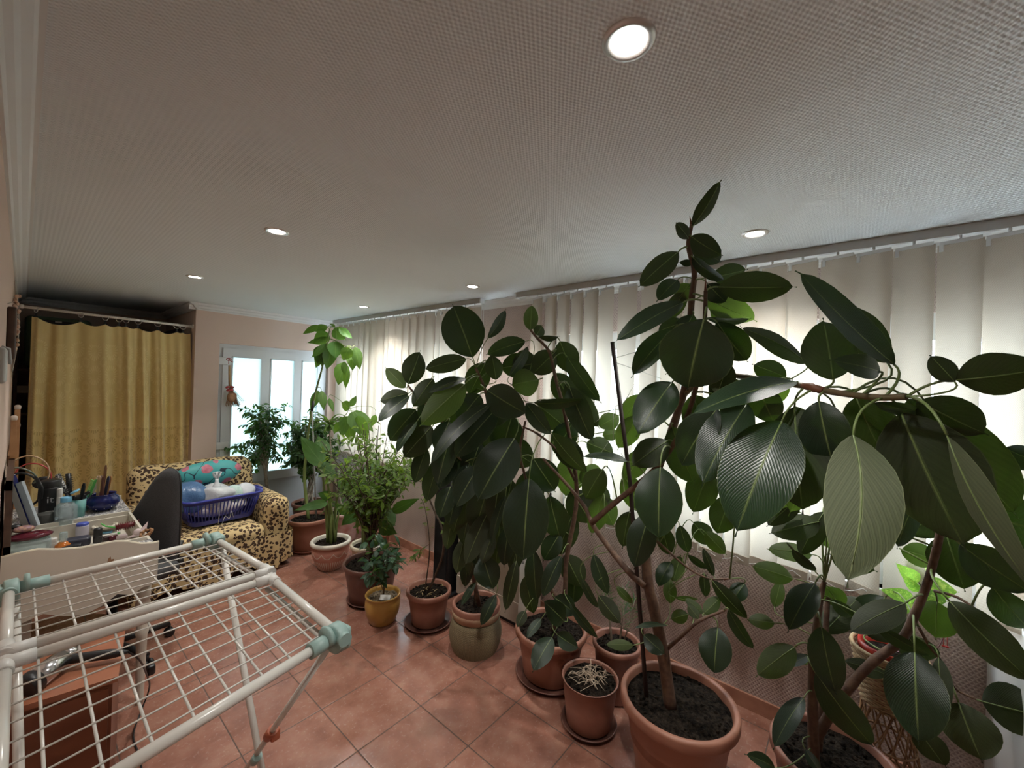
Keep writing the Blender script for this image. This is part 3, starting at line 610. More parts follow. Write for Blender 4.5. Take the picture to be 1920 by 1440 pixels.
LC = [(1487,1085,1412,1062,40,1.60,1.62,'U',10,{'mi':2}), (1452,1138,1464,1090,24,1.64,1.66,'U',0,{'mi':2}), (1528,1094,1479,1181,52,1.48,1.42,'T',15), (1490,1213,1421,1266,50,1.50,1.52,'U',10,{'mi':2}), (1452,1168,1403,1162,28,1.6,1.62,'U',10,{'mi':2}), (1540,1175,1566,1297,60,1.42,1.36,'T',15),
 (1530,1262,1634,1396,60,1.40,1.34,'T',20), (1507,1309,1452,1400,36,1.46,1.40,'T',25), (1697,1131,1595,1184,52,1.34,1.28,'U',15), (1715,1222,1722,1390,96,1.24,1.16,'T',5), (1760,1232,1776,1330,30,1.36,1.3,'U',30), (1797,1317,1840,1425,88,1.32,1.26,'U',8), (1841,1315,1965,1345,88,1.34,1.24,'U',10), (1720,1365,1772,1436,50,1.4,1.36,'U',15),
 (1780,1127,1935,1278,74,1.26,1.1,'U',15), (1757,1128,1755,1196,62,1.42,1.44,'U',5,{'mi':2}), (1638,1170,1742,1228,24,1.36,1.26,'T',45), (1560,1124,1597,1156,26,1.54,1.54,'T',10), (1662,1265,1584,1240,30,1.48,1.5,'U',15), (1775,1003,1808,1104,84,1.40,1.38,'U',5), (1800,1020,1930,1110,76,1.2,1.1,'T',15), (1690,1030,1762,1052,46,1.46,1.48,'U',0,{'mi':2}), (1722,930,1683,1025,42,1.32,1.36,'T',20), (1538,978,1446,1000,50,1.52,1.50,'U',10),
 (1522,1040,1441,1030,36,1.56,1.58,'U',25,{'mi':2}), (1560,1040,1640,1070,50,1.55,1.55,'U',10), (1600,985,1660,1030,60,1.50,1.52,'U',0,{'mi':2}), (1545,960,1500,1040,44,1.52,1.54,'U',10), (1765,960,1700,1000,60,1.42,1.46,'U',0), (1690,940,1640,1010,60,1.46,1.5,'U',0,{'mi':2}), (1485,1030,1530,1070,20,1.5,1.5,'T',30),
 (1550,1100,1580,1140,40,1.6,1.6,'U',10,{'mi':2}), (1660,1120,1612,1180,60,1.6,1.62,'T',10), (1700,1190,1740,1240,60,1.5,1.5,'T',10), (1625,1190,1700,1160,50,1.55,1.55,'U',10), (1500,1230,1515,1245,26,1.56,1.56,'U',10,{'mi':2}), (1515,1230,1478,1250,20,1.54,1.5,'T',20), (1545,1185,1610,1120,50,1.6,1.65,'U',0), (1555,965,1590,1040,80,1.62,1.62,'U',0,{'mi':2}), (1500,930,1440,985,40,1.5,1.5,'U',0), (1860,1100,1930,1180,60,1.3,1.3,'T',10), (1840,960,1960,1000,110,1.3,1.25,'T',10), (1885,840,1960,870,50,1.1,1.05,'T',40), (1510,1405,1540,1450,20,1.45,1.4,'T',10), (1452,1440,1400,1415,26,1.42,1.38,'T',20)]
fc = MB()
STC = [C1, C2, C3, C4, C5]
for r_ in LC: px_leaf(fc, r_, STC, rnd)
fc.build('foliage', [M_rub, M_pet, M_rub_y], tc_)
# ------------------------------------------------------------------ rubber plants A: the wide mass from the jute pot and the pot beside it
rnd = random.Random(13)
prof = pot_profile(.157, .266, .12, .03, .012)
ta = potted('potted_rubber_plant', 1.856, 1.78, .150, .285, 'wide drooping rubber plant in the terracotta pot set inside a rope-wound basket', potm=M_terra, rb=.11, rim=.045)
A1 = SL(Vector((1.86, 1.76, .26)), [(885, 1060, 2.48), (888, 980, 2.46), (900, 900, 2.42), (920, 820, 2.38), (912, 740, 2.32), (892, 690, 2.30)])
A2 = SL(None, [(905, 880, 2.42), (860, 830, 2.38), (820, 780, 2.36), (775, 735, 2.34), (765, 722, 2.34)])
A3 = SL(None, [(918, 820, 2.38), (950, 770, 2.34), (985, 720, 2.34)])
A5 = SL(None, [(895, 930, 2.44), (880, 880, 2.30), (850, 850, 2.24)])
tr = MB()
for s_, a, b_ in ((A1, .015, .007), (A2, .009, .005), (A3, .008, .005), (A5, .007, .004)): tube_taper(tr, s_, a, b_, 8, .05)
tr.build('trunk', M_bark, ta); MB().tube([(1.835, 1.775, .25), (1.83, 1.77, .75)], .008, 6).build('support_stake', M_barkd, ta)
bp = MB(); rows = []
for i in range(27):
    z = .004 + i*.0088; f = z/.245; r0 = .118 + .040*math.sin(PI*min(1, f*.9+.12))*1.0
    bp.tube([(1.856+r0*math.cos(a*PI/24), 1.78+r0*math.sin(a*PI/24), z) for a in range(48)], .0056, 6, closed=True)
bp.lathe([(0, .004), (.112, .005), (.140, .09), (.150, .15), (.148, .20), (.140, .19), (.10, .012)], (1.856, 1.78, 0), 40)
MB().lathe([(.128, .236), (.146, .205), (.152, .238), (.148, .262), (.142, .262)], (1.856, 1.78, 0), 40).build('wrap_collar', noisy('cream_cloth_band', (.46, .38, .24), (.36, .2, .13), 12, .8), ta)
tag(bp.build('rope_wrap', M_jute, ta))
LA = [(886,670,850,574,84,2.30,2.34,'T',5), (874,673,798,692,36,2.28,2.2,'U',15), (915,634,948,582,22,2.32,2.36,'T',30), (765,720,787,660,46,2.34,2.4,'U',10), (760,727,724,690,30,2.36,2.4,'U',5,{'mi':2}), (765,738,713,752,32,2.32,2.28,'U',15), (768,742,710,790,28,2.28,2.2,'T',35), (872,720,790,796,58,2.2,2.1,'U',10,{'mi':2}),
 (874,710,803,737,22,2.24,2.16,'T',45), (812,710,775,762,38,2.34,2.3,'U',15), (780,768,731,826,52,2.32,2.26,'T',10), (810,800,758,857,50,2.3,2.22,'U',15), (782,790,744,847,20,2.26,2.2,'T',45), (914,732,985,775,66,2.14,2.06,'T',10), (987,756,1032,814,36,2.1,2.02,'T',15), (1000,755,1093,748,22,2.1,2.0,'T',45),
 (1010,712,960,722,56,2.2,2.16,'U',10,{'mi':2}), (930,712,922,666,36,2.3,2.34,'U',10), (955,705,990,650,20,2.2,2.24,'T',40), (985,640,914,664,36,2.34,2.36,'T',20), (932,765,854,857,56,2.16,2.06,'T',15), (922,756,809,868,30,2.12,2.02,'T',35,{'curl':.04}), (850,805,820,908,46,2.2,2.14,'T',15),
 (965,822,897,936,84,2.08,1.98,'T',12), (900,872,855,950,48,2.16,2.1,'T',20), (848,850,824,916,46,2.22,2.16,'T',10), (845,912,824,971,40,2.28,2.22,'T',5), (915,960,873,1058,42,2.24,2.18,'U',15), (948,930,922,1022,20,2.16,2.1,'T',40), (925,1000,904,1056,30,2.2,2.16,'U',10), (905,1042,925,1104,52,2.26,2.2,'T',10),
 (968,1052,948,1144,28,2.24,2.2,'U',10), (930,1115,902,1172,24,2.34,2.28,'T',10), (892,1092,865,1135,14,2.4,2.36,'T',20), (890,790,850,840,60,2.3,2.3,'U',5), (870,740,830,800,60,2.4,2.4,'U',5), (930,800,880,850,70,2.36,2.34,'U',5), (960,780,940,850,70,2.3,2.3,'T',5), (880,900,850,1000,50,2.36,2.34,'U',5), (920,900,890,1000,60,2.3,2.3,'T',10), (940,960,930,1060,50,2.34,2.34,'U',5),
 (910,680,880,740,50,2.36,2.36,'U',0), (850,720,800,760,50,2.42,2.42,'T',0), (1000,880,985,960,60,2.3,2.3,'U',5), (905,1000,880,1080,40,2.4,2.4,'T',5), (870,840,840,900,50,2.3,2.28,'T',5), (960,900,940,990,50,2.3,2.3,'U',5), (940,690,1000,680,50,2.4,2.4,'U',0), (880,780,905,850,50,2.3,2.3,'T',0)]
LA += [(800,840,778,905,34,2.34,2.3,'T',10), (825,860,800,940,38,2.34,2.3,'T',15), (860,905,842,985,40,2.36,2.3,'T',5), (885,940,868,1020,40,2.38,2.34,'T',15), (905,980,892,1060,38,2.36,2.3,'T',10), (880,870,862,940,44,2.26,2.22,'T',20), (842,790,822,850,44,2.3,2.26,'T',15), (900,830,876,905,50,2.3,2.26,'T',10), (936,905,925,985,44,2.24,2.2,'U',10), (955,985,945,1060,36,2.26,2.22,'T',15),
 (870,1010,856,1075,30,2.4,2.36,'U',10), (905,900,880,960,44,2.4,2.38,'U',5), (850,960,838,1030,30,2.42,2.38,'U',10), (800,780,770,840,44,2.4,2.36,'U',5), (925,860,905,930,54,2.32,2.28,'T',10), (980,940,965,1010,40,2.3,2.26,'T',10), (820,740,790,800,44,2.4,2.36,'T',10), (900,740,860,790,54,2.34,2.3,'T',10), (945,740,930,800,50,2.3,2.26,'T',10), (880,1040,872,1100,26,2.44,2.4,'T',10), (975,1000,960,1075,34,2.3,2.26,'U',10)]
fa = MB(); STA = [A1, A2, A3, A5]
for r_ in LA: px_leaf(fa, r_, STA, rnd)
fa.build('foliage', [M_rub, M_pet, M_rub_y], ta)
rnd = random.Random(14)
tb2 = potted('potted_rubber_plant', 1.973, 1.295, .205, .277, 'rubber plant in the wide terracotta pot between the rope basket and dead stems', potm=M_terra2, rb=.15, rim=.04, lip=.016, saucer=.19, sm=M_terrad)
G1 = SL(Vector((1.975, 1.29, .24)), [(1058, 1120, 2.30), (1062, 1050, 2.30), (1080, 950, 2.28), (1078, 880, 2.26), (1060, 780, 2.24), (1042, 710, 2.22), (1030, 660, 2.22), (1008, 635, 2.22), (994, 618, 2.22)])
G2 = SL(None, [(1058, 1150, 2.3), (1020, 1080, 2.34), (1000, 1040, 2.36), (985, 990, 2.34), (990, 920, 2.28), (975, 850, 2.24), (985, 790, 2.2)])
G3 = SL(None, [(1078, 900, 2.26), (1050, 850, 2.2), (1010, 815, 2.14), (980, 800, 2.12)])
tr = MB()
for s_, a, b_ in ((G1, .016, .006), (G2, .012, .006), (G3, .008, .005)): tube_taper(tr, s_, a, b_, 8, .05)
tr.build('trunk', M_bark, tb2)
LG = [(994,619,997,573,30,2.22,2.24,'U',5,{'mi':2}), (1006,628,1016,611,26,2.24,2.28,'U',10), (1010,632,1047,631,12,2.2,2.12,'T',50), (1063,668,1124,752,36,2.14,2.06,'T',20), (1068,726,1110,825,50,2.1,2.02,'T',15), (1060,720,1122,800,46,2.16,2.14,'U',10), (992,897,981,1050,92,2.0,1.92,'T',5,{'fold':.08}), (1035,812,1100,886,34,2.1,2.02,'U',40), (1045,820,1090,880,50,2.2,2.2,'U',10),
 (1160,780,1123,800,36,2.1,2.1,'U',10,{'mi':2}), (1158,812,1130,816,28,2.14,2.14,'U',0,{'mi':2}), (1000,1030,1006,1126,38,2.26,2.22,'T',10), (1052,1042,1018,1118,32,2.14,2.08,'T',15), (1058,1165,1020,1128,42,2.14,2.06,'T',10), (1035,1195,1000,1257,40,2.1,2.0,'T',15), (1045,1190,1084,1215,32,2.12,2.04,'T',15), (1015,1160,988,1196,18,2.2,2.14,'T',20), (1068,1130,1121,1196,18,2.16,2.06,'T',30), (985,1145,970,1175,20,2.2,2.16,'U',20),
 (1040,700,1075,760,50,2.3,2.3,'U',5), (1050,640,1075,700,50,2.3,2.32,'U',10), (1010,680,960,690,60,2.36,2.4,'T',5), (1040,660,1000,700,50,2.3,2.3,'U',0), (1075,790,1040,850,50,2.3,2.3,'T',0), (1080,850,1060,930,60,2.34,2.34,'U',0,{'mi':2}), (1070,920,1110,980,60,2.3,2.3,'U',5), (1030,930,1050,1010,56,2.3,2.3,'T',5), (1075,960,1045,1040,50,2.34,2.34,'U',5), (1000,860,1040,920,60,2.2,2.2,'T',5), (1060,1040,1090,1100,50,2.3,2.3,'U',5), (1090,880,1125,905,50,2.3,2.3,'U',5,{'mi':2}),
 (985,1080,1000,1150,36,2.36,2.36,'U',5), (1040,1120,1080,1150,40,2.26,2.2,'T',10), (1050,1000,1020,1050,40,2.3,2.3,'T',5), (1080,1060,1075,1130,40,2.36,2.36,'T',5), (1100,910,1135,960,60,2.3,2.3,'U',5), (1125,930,1150,985,44,2.3,2.3,'U',0,{'mi':2}), (1010,760,1060,800,60,2.3,2.3,'U',5), (940,830,1000,870,60,2.3,2.3,'U',5), (1100,830,1150,850,44,2.3,2.3,'U',0)]
fg = MB(); STG = [G1, G2, G3]
for r_ in LG: px_leaf(fg, r_, STG, rnd)
fg.build('foliage', [M_rub, M_pet, M_rub_y], tb2)
# ------------------------------------------------------------------ other potted plants
def small_leaves(mb, tips, rnd, n_per, Lr, wr, kind='ovate', hang=.4, spread=.06, mi=0, nu=1, nv=4):
    # leaves set alternately along twigs
    for tw in tips:
        L = sum((b_-a).length for a, b_ in zip(tw, tw[1:]))
        for k in range(n_per):
            f = rnd.uniform(.15, 1.0)*(len(tw)-1); i = min(int(f), len(tw)-2); p = tw[i].lerp(tw[i+1], f-i); ax = (tw[i+1]-tw[i]).normalized()
            d = Vector((rnd.gauss(0, 1), rnd.gauss(0, 1), rnd.gauss(0, .5))); d = (d - ax*d.dot(ax)).normalized() + ax*.5; d = (d + Vector((0, 0, -hang))).normalized()
            l_ = rnd.uniform(*Lr); b_ = p + d*l_*.15
            nr = Vector((rnd.gauss(0, .5), rnd.gauss(0, .5), 1))
            leaf(mb, b_, b_ + d*l_, l_*rnd.uniform(*wr), nr, fold=.15, droop=.1, kind=kind, nu=nu, nv=nv, mi=mi, tint=rnd.random(), tipl=0, rnd=rnd)
def branch_tree(base, top, crown_c, crown_r, nb, rnd, twigs=3, jitter=.25):
    # trunk polyline plus branches whose ends fill the crown ellipsoid
    tr = [Vector(base), Vector(base).lerp(Vector(top), .5)+Vector((rnd.uniform(-.01, .01), rnd.uniform(-.01, .01), 0)), Vector(top)]; br = []; tw = []
    cc, cr = Vector(crown_c), Vector(crown_r)
    for i in range(nb):
        while True:
            q = Vector((rnd.uniform(-1, 1), rnd.uniform(-1, 1), rnd.uniform(-1, 1)))
            if .25 < q.length < 1: break
        e = cc + Vector((q.x*cr.x, q.y*cr.y, q.z*cr.z)); s_ = tr[0].lerp(tr[2], rnd.uniform(.35, 1))
        m_ = s_.lerp(e, .5) + Vector((0, 0, .08*(e-s_).length)); b_ = spline([s_, m_, e], 4); br.append(b_)
        for k in range(twigs):
            a = b_[rnd.randrange(2, len(b_))]; d = (e-s_).normalized()*.6 + Vector((rnd.gauss(0, .6), rnd.gauss(0, .6), rnd.gauss(0, .5))); L = jitter*rnd.uniform(.5, 1)*cr.x
            tw.append([a, a+d.normalized()*L*.5, a+d.normalized()*L+Vector((0, 0, -.15*L))])
        tw.append(b_[-4:])
    return tr, br, tw
def wood(mb, tr, br, tw, r0, r1, rt=.0015):
    mb.tube(tr, [r0+(r1-r0)*i/(len(tr)-1) for i in range(len(tr))], 8)
    for b_ in br: mb.tube(b_, [r1*.7*(1-.6*i/(len(b_)-1)) for i in range(len(b_))], 5)
    for t_ in tw: mb.tube(t_, rt, 4)
# citrus bush in the brown pot
rnd = random.Random(21)
th = potted('potted_citrus_bush', 1.717, 2.752, .203, .289, 'bushy light green small-leaved citrus shrub in the large dark brown plastic pot', potm=M_terrad, rb=.15, rim=.035, lip=.012, saucer=.165, soilmat=M_soil)
base = Vector((1.715, 2.76, .26))
cc = at(692, 868, 3.14)
tr, br, tw = branch_tree(base, at(697, 985, 3.06), cc, (.44, .36, .33), 46, rnd, 5, .34)
tr2, br2, tw2 = branch_tree(base, at(712, 900, 3.0), at(745, 900, 2.9), (.28, .22, .22), 18, rnd, 5, .4)
mb = MB(); wood(mb, tr, br, tw, .014, .008); wood(mb, tr2, br2, tw2, .010, .006); mb.build('trunk', M_barkd, th)
mb = MB(); small_leaves(mb, tw+tw2, rnd, 5, (.035, .065), (.38, .5), 'ovate', .2); mb.build('foliage', [M_lem], th)
# tall avocado in the orange pot
rnd = random.Random(22)
th = potted('potted_avocado_tree', 1.805, 4.0, .189, .31, 'tall thin-stemmed avocado with big drooping light green leaves, pot beside the leopard armchair', potm=M_terra2, rb=.14, rim=.04, lip=.014, saucer=.16)
S1 = SL(Vector((1.80, 4.0, .27)), [(571, 900, 3.97), (574, 850, 3.97), (581, 790, 3.96), (592, 735, 3.95), (604, 690, 3.93), (612, 650, 3.92), (618, 618, 3.92)])
S2 = SL(None, [(583, 790, 3.96), (610, 788, 3.94), (635, 787, 3.92), (648, 778, 3.90), (655, 765, 3.9)])
S3 = SL(None, [(618, 635, 3.92), (632, 640, 3.9), (645, 648, 3.88), (660, 652, 3.86)])
mb = MB(); tube_taper(mb, S1, .016, .005, 8); tube_taper(mb, S2, .005, .003, 6); tube_taper(mb, S3, .004, .003, 6); mb.build('trunk', M_stem_g, th)
sk = MB().tube([Vector((1.86, 3.97, .28)), at(585, 760, 3.93)], .007, 6); sk.build('support_stake', mat('grey_stake', (.30, .30, .28), .5), th)
MB().tube([at(585, 770, 3.93), at(588, 752, 3.93)], .013, 8).build('stake_cap', mat('black_cap', (.02, .02, .02), .5), th)
LV = [(614,612,579,618,14,'T'), (596,610,568,626,10,'T'), (616,625,588,645,22,'T'), (612,632,576,643,10,'T'), (622,611,627,608,10,'T'), (626,616,648,638,20,'T'), (636,616,661,635,12,'T'), (618,645,603,688,20,'T'), (610,645,584,670,12,'T'), (612,645,592,690,20,'T'), (622,645,612,693,22,'T'), (608,648,596,684,24,'T'), (630,640,628,672,24,'T'), (640,646,625,665,20,'U'), (637,648,640,660,12,'U'),
      (655,652,643,676,20,'U'), (660,655,661,695,19,'U'), (666,651,675,693,16,'U'), (645,680,634,722,22,'U'), (651,690,648,728,12,'U'), (645,678,646,704,10,'U'), (597,733,582,770,14,'U'), (603,733,607,770,13,'U'), (617,747,625,772,9,'U'), (648,790,637,798,22,'T'), (655,765,640,755,18,'U'), (657,762,668,742,10,'U'), (660,772,682,820,28,'U'), (664,770,700,810,22,'U'), (650,780,642,818,20,'U'), (652,788,660,830,22,'U'), (670,780,690,830,22,'U'), (640,790,628,812,14,'U'), (704,778,697,800,11,'U')]
fb = MB()
for r_ in LV:
    x0, y0, x1, y1, w_, sd_ = r_; d_ = 3.92 + rnd.uniform(-.12, .12)
    B, T_ = at(x0, y0, d_), at(x1, y1, d_+rnd.uniform(-.04, .04)); e = (EYE-B).normalized(); e = Matrix.Rotation(rnd.uniform(-.6, .6), 3, (T_-B).normalized()) @ e
    leaf(fb, B, T_, w_*d_/F_PX*1.25, e if sd_ == 'T' else -e, fold=.12, droop=.05 if sd_ == 'T' else -.05, kind='ovate', nu=2, nv=8, tint=rnd.random(), wave=.03, rnd=rnd)
    petiole(fb, near_on([S1, S2, S3], B), B, T_-B, .002)
fb.build('foliage', [M_avo, M_pet], th)
# weeping figs
def fig(x, y, r, z, label, trunkpx, t_, cr, nb, per, seed, potm=M_terra, braided=False, hang=.9, saucer=None, lr=(.04, .07), soil=.03):
    rnd = random.Random(seed)
    th = potted('potted_weeping_fig', x, y, r, z, label, potm=potm, rb=r*.75, rim=.035, saucer=saucer, soil=soil)
    base = Vector((x, y, z-.03)); top = at(*trunkpx[1], t_)
    tr, br, tw = branch_tree(base, top, at(*trunkpx[0], t_), cr, nb, rnd, 4, .55)
    mb = MB(); wood(mb, tr, br, tw, .02, .008)
    if braided:
        for k in range(4):
            a0 = k*PI/2; pts = [base.lerp(top, i/16)+Vector((math.cos(a0+i*.5), math.sin(a0+i*.5), 0))*(.03*(1-i/20)) for i in range(13)]; mb.tube(pts, .011, 6)
            a1 = a0+.6; mb.tube([base+Vector((math.cos(a1)*.075, math.sin(a1)*.075, -.02)), base+Vector((math.cos(a1)*.04, math.sin(a1)*.04, .05)), base.lerp(top, .3)], [.02, .014, .01], 6)
    mb.build('trunk', M_bark2, th)
    mb = MB(); small_leaves(mb, tw, rnd, per, lr, (.4, .5), 'ovate', hang); mb.build('foliage', [M_ben], th)
    return th
M_blackpot = mat('black_plastic_pot', (.02, .02, .022), .4)
fig(1.66, 4.60, .13, .40, 'weeping fig with sparse leaves on a pale trunk behind the leopard armchair', ((492, 815), (487, 790)), 4.28, (.30, .20, .30), 30, 9, 31, potm=M_blackpot)
fig(2.02, 4.50, .17, .31, 'dense dark weeping fig with braided trunk in the corner pot behind the avocado', ((592, 825), (590, 850)), 4.42, (.28, .20, .30), 44, 16, 32, braided=True)
# strap-leaved plant in the pinkish pot by the far wall
rnd = random.Random(23)
th = potted('potted_dragon_plant', 2.15, 3.99, .165, .30, 'arching strap-leaved plant in the pale-rimmed pot against the far blind wall', potm=noisy('pinkish_glazed_pot', (.42, .17, .14), (.60, .45, .40), 8, .35), rb=.12)
S1 = SL(Vector((2.15, 3.99, .27)), [(628, 900, 4.18), (620, 840, 4.12), (618, 790, 4.08)])
mb = MB(); tube_taper(mb, S1, .012, .008, 8); mb.build('trunk', M_bark2, th)
fb = MB()
def strap(fb, c, a, el, L, w_, rnd, mi=0):
    pts = []; d = Vector((math.cos(a)*math.cos(el), math.sin(a)*math.cos(el), math.sin(el))); p = Vector(c); rows = []; sd = Vector((-math.sin(a), math.cos(a), 0)); k = 10
    n0 = len(fb.v)
    for i in range(k+1):
        f = i/k; ww = w_*(math.sin(PI*min(1, (f*.9+.08)))**.6)*.5; up_ = d.cross(sd)
        rows.append([p - sd*ww + up_*ww*-.3, p, p + sd*ww + up_*ww*-.3]); p = p + d*(L/k); d = (d + Vector((0, 0, -.16-.05*f))).normalized()
    fb.grid(rows, mi, uv=lambda u, v: (u, v)); tv = rnd.random()
    while len(fb.tint) < n0: fb.tint.append(.5)
    fb.tint.extend([tv]*(len(fb.v)-n0))
for i in range(30): strap(fb, S1[-1]-Vector((0, 0, .1*rnd.random())), rnd.uniform(0, 2*PI), rnd.uniform(.4, 1.2), rnd.uniform(.18, .28), .03, rnd)
for i in range(16): strap(fb, (2.15+rnd.uniform(-.06, .06), 3.99+rnd.uniform(-.06, .06), .28), rnd.uniform(0, 2*PI), rnd.uniform(.7, 1.3), rnd.uniform(.18, .3), .03, rnd)
fb.build('foliage', [M_avo], th)
# arums
def arum(name, x, y, r, z, label, leaves, seed, potm, prof=None, stalks=5, **kw):
    rnd = random.Random(seed); th = potted(name, x, y, r, z, label, potm=potm, prof=prof, **kw)
    st = MB(); fb = MB()
    for (x0, y0, x1, y1, w_, t0, t1, sd_) in leaves:
        B, T_ = at(x0, y0, t0), at(x1, y1, t1); e = (EYE-B).normalized(); e = Matrix.Rotation(rnd.uniform(-.3, .3), 3, (T_-B).normalized()) @ e
        leaf(fb, B-(T_-B)*.15, T_, w_*t0/F_PX*1.1, e if sd_ == 'T' else -e, fold=.1, droop=.06, kind='ovate', nu=3, nv=8, tint=rnd.random(), wave=.05, rnd=rnd)
        b0 = Vector((x+rnd.uniform(-.03, .03), y+rnd.uniform(-.03, .03), z-.03)); m_ = b0.lerp(B, .55)+Vector((0, 0, .12)); st.tube(spline([b0, m_, B], 6), [.012-.0006*i for i in range(13)], 6)
    for i in range(stalks):
        a = rnd.uniform(0, 2*PI); st.tube([(x+.03*math.cos(a), y+.03*math.sin(a), z-.04), (x+.04*math.cos(a), y+.04*math.sin(a), z+.12), (x+.06*math.cos(a), y+.06*math.sin(a), z+.24)], [.016, .012, .006], 7)
    st.build('stalks', M_stem_g, th); fb.build('foliage', [M_alo], th); return th
def decor_prof(r, z): return [(0, .004), (r*.56, .004), (r*.6, .01), (r*.78, z*.28), (r*.93, z*.55), (r*.93, z*.68), (r*.86, z*.82), (r*.9, z*.86), (r*1.0, z*.87), (r*1.03, z*.93), (r*.99, z*.99), (r*.9, z), (r*.84, z*.97), (r*.82, z*.8), (r*.8, z*.5), (0, z*.5)]
M_dec = mat('red_clay_scratched_pot', (.42, .16, .10), .6); t = NT(M_dec); g = t.world(); s_ = t.sep(g)
ang = t.math('ARCTAN2', t.math('SUBTRACT', s_[1], 3.473), t.math('SUBTRACT', s_[0], 1.761)); zz = s_[2]
rim_ = t.math('GREATER_THAN', zz, .203)
swag = t.math('SUBTRACT', zz, t.math('ADD', .118, t.math('MULTIPLY', t.math('ABSOLUTE', t.math('SINE', t.math('MULTIPLY', ang, 5))), -.0)))
sw2 = t.math('ABSOLUTE', t.math('SUBTRACT', zz, t.math('SUBTRACT', .165, t.math('MULTIPLY', t.math('ABSOLUTE', t.math('SINE', t.math('MULTIPLY', ang, 5))), .038))))
m1 = t.math('LESS_THAN', sw2, .0035); lines = t.math('GREATER_THAN', t.math('SINE', t.math('MULTIPLY', ang, 46)), .35); low = t.math('LESS_THAN', zz, .092)
m2 = t.math('MULTIPLY', lines, low); mm = t.math('MAXIMUM', t.math('MAXIMUM', m1, m2), rim_)
rg = t.math('MULTIPLY', t.math('GREATER_THAN', t.math('SINE', t.math('MULTIPLY', zz, 700)), .7), .35)
t.base(t.mix(mm, t.mix(t.math('MULTIPLY', t.noise(g, 40, 4), .5), t.mix(rg, (.40, .14, .09), (.6, .4, .32)), (.55, .32, .26)), (.62, .57, .48))); t.bump(mm, .4, .003)
r, z = .163, .244
arum('potted_arum', 1.761, 3.473, r, z, 'big-leaved arum in the red clay pot with white rim and scratched white swags',
     [(602, 866, 564, 818, 30, 3.35, 3.3, 'U'), (600, 872, 634, 896, 22, 3.35, 3.3, 'U'), (606, 944, 552, 957, 16, 3.4, 3.1, 'T'), (604, 850, 596, 818, 30, 3.42, 3.5, 'U'), (640, 905, 672, 930, 26, 3.5, 3.5, 'U'), (618, 930, 596, 925, 18, 3.5, 3.4, 'T')], 24, M_dec, prof=decor_prof(r, z), rb=.1, lip=.03, stalks=7)
r, z = .138, .27
arum('potted_arum', 1.90, 3.12, r, z, 'arum with many pale stalks in the cream pot behind the brown pot',
     [(742, 955, 786, 935, 20, 3.2, 3.1, 'T'), (716, 965, 741, 985, 34, 3.4, 3.3, 'U'), (700, 940, 680, 905, 36, 3.5, 3.5, 'U'), (668, 960, 640, 985, 24, 3.3, 3.2, 'T'), (735, 905, 760, 880, 26, 3.5, 3.5, 'U'), (690, 885, 712, 860, 28, 3.5, 3.6, 'U'), (650, 960, 628, 945, 16, 3.4, 3.3, 'T'), (715, 985, 745, 1000, 26, 3.2, 3.1, 'T')], 25, M_cream, rb=.1, lip=.016, rim=.03, stalks=9)
# yellow pot with glossy shrub and plant label
rnd = random.Random(26); x, y, r, z = 1.618, 2.44, .118, .193
yp = [(0, .004), (r*.68, .004), (r*.72, .01), (r*.92, z*.35), (r*.99, z*.6), (r*.97, z*.78), (r*.90, z*.87), (r*.95, z*.93), (r, z*.97), (r*.97, z), (r*.9, z*.995), (r*.84, z*.93), (r*.86, z*.6), (0, z*.55)]
th = potted('potted_glossy_shrub', x, y, r, z, 'small dark glossy-leaved shrub in the mustard yellow pot', potm=M_yel, prof=yp, soilmat=noisy('dry_soil', (.10, .075, .045), (.16, .12, .075), 50, .9, .6))
tr, br, tw = branch_tree((x, y, z-.03), (x, y, z+.10), at(715, 1045, 2.55), (.17, .15, .11), 14, rnd, 3, .4)
mb = MB(); wood(mb, tr, br, tw, .006, .004, .0012); mb.build('trunk', M_bark, th)
mb = MB(); small_leaves(mb, tw, rnd, 3, (.045, .075), (.48, .58), 'ovate', .15, nu=2, nv=5); mb.build('foliage', [M_cam], th)
lb = MB().box(Vector((x-.02, y-.055, z-.005)), (.07, .002, .035), rz(-.9) @ rx(-.9)); lb.build('plant_label', mat('white_plant_label', (.62, .62, .6), .4), th)
# ribbed terracotta pot with thin twiggy plant
rnd = random.Random(27); x, y, r, z = 1.818, 2.197, .152, .237
th = potted('potted_twiggy_shrub', x, y, r, z, 'two thin dark twigs with few yellow-green leaves in the ribbed terracotta pot', potm=M_terra, rb=.112, rim=.035, lip=.014, saucer=.155, sm=M_terrad, flute=flut(24, .025, z-.045))
S1 = SL(Vector((x-.01, y, z-.03)), [(830, 1040, 2.66), (828, 990, 2.66), (815, 960, 2.68), (803, 930, 2.7), (790, 900, 2.74), (770, 880, 2.8)]); S2 = SL(Vector((x-.03, y+.01, z-.03)), [(805, 1040, 2.68), (803, 990, 2.70), (796, 950, 2.72), (790, 935, 2.74)])
S3 = SL(None, [(806, 1020, 2.7), (790, 1030, 2.72), (776, 1045, 2.74)]); S4 = SL(None, [(825, 1000, 2.66), (838, 985, 2.64), (846, 960, 2.62)]); S5 = SL(None, [(803, 930, 2.7), (812, 905, 2.7), (822, 880, 2.7)])
mb = MB(); tube_taper(mb, S1, .009, .003, 7); tube_taper(mb, S2, .005, .002, 6)
for s_ in (S3, S4, S5): tube_taper(mb, s_, .002, .001, 5)
mb.build('trunk', M_barkd, th)
mb = MB(); small_leaves(mb, [S1[10:], S2[8:], S3, S4, S5], rnd, 20, (.03, .055), (.28, .4), 'lance', .5)
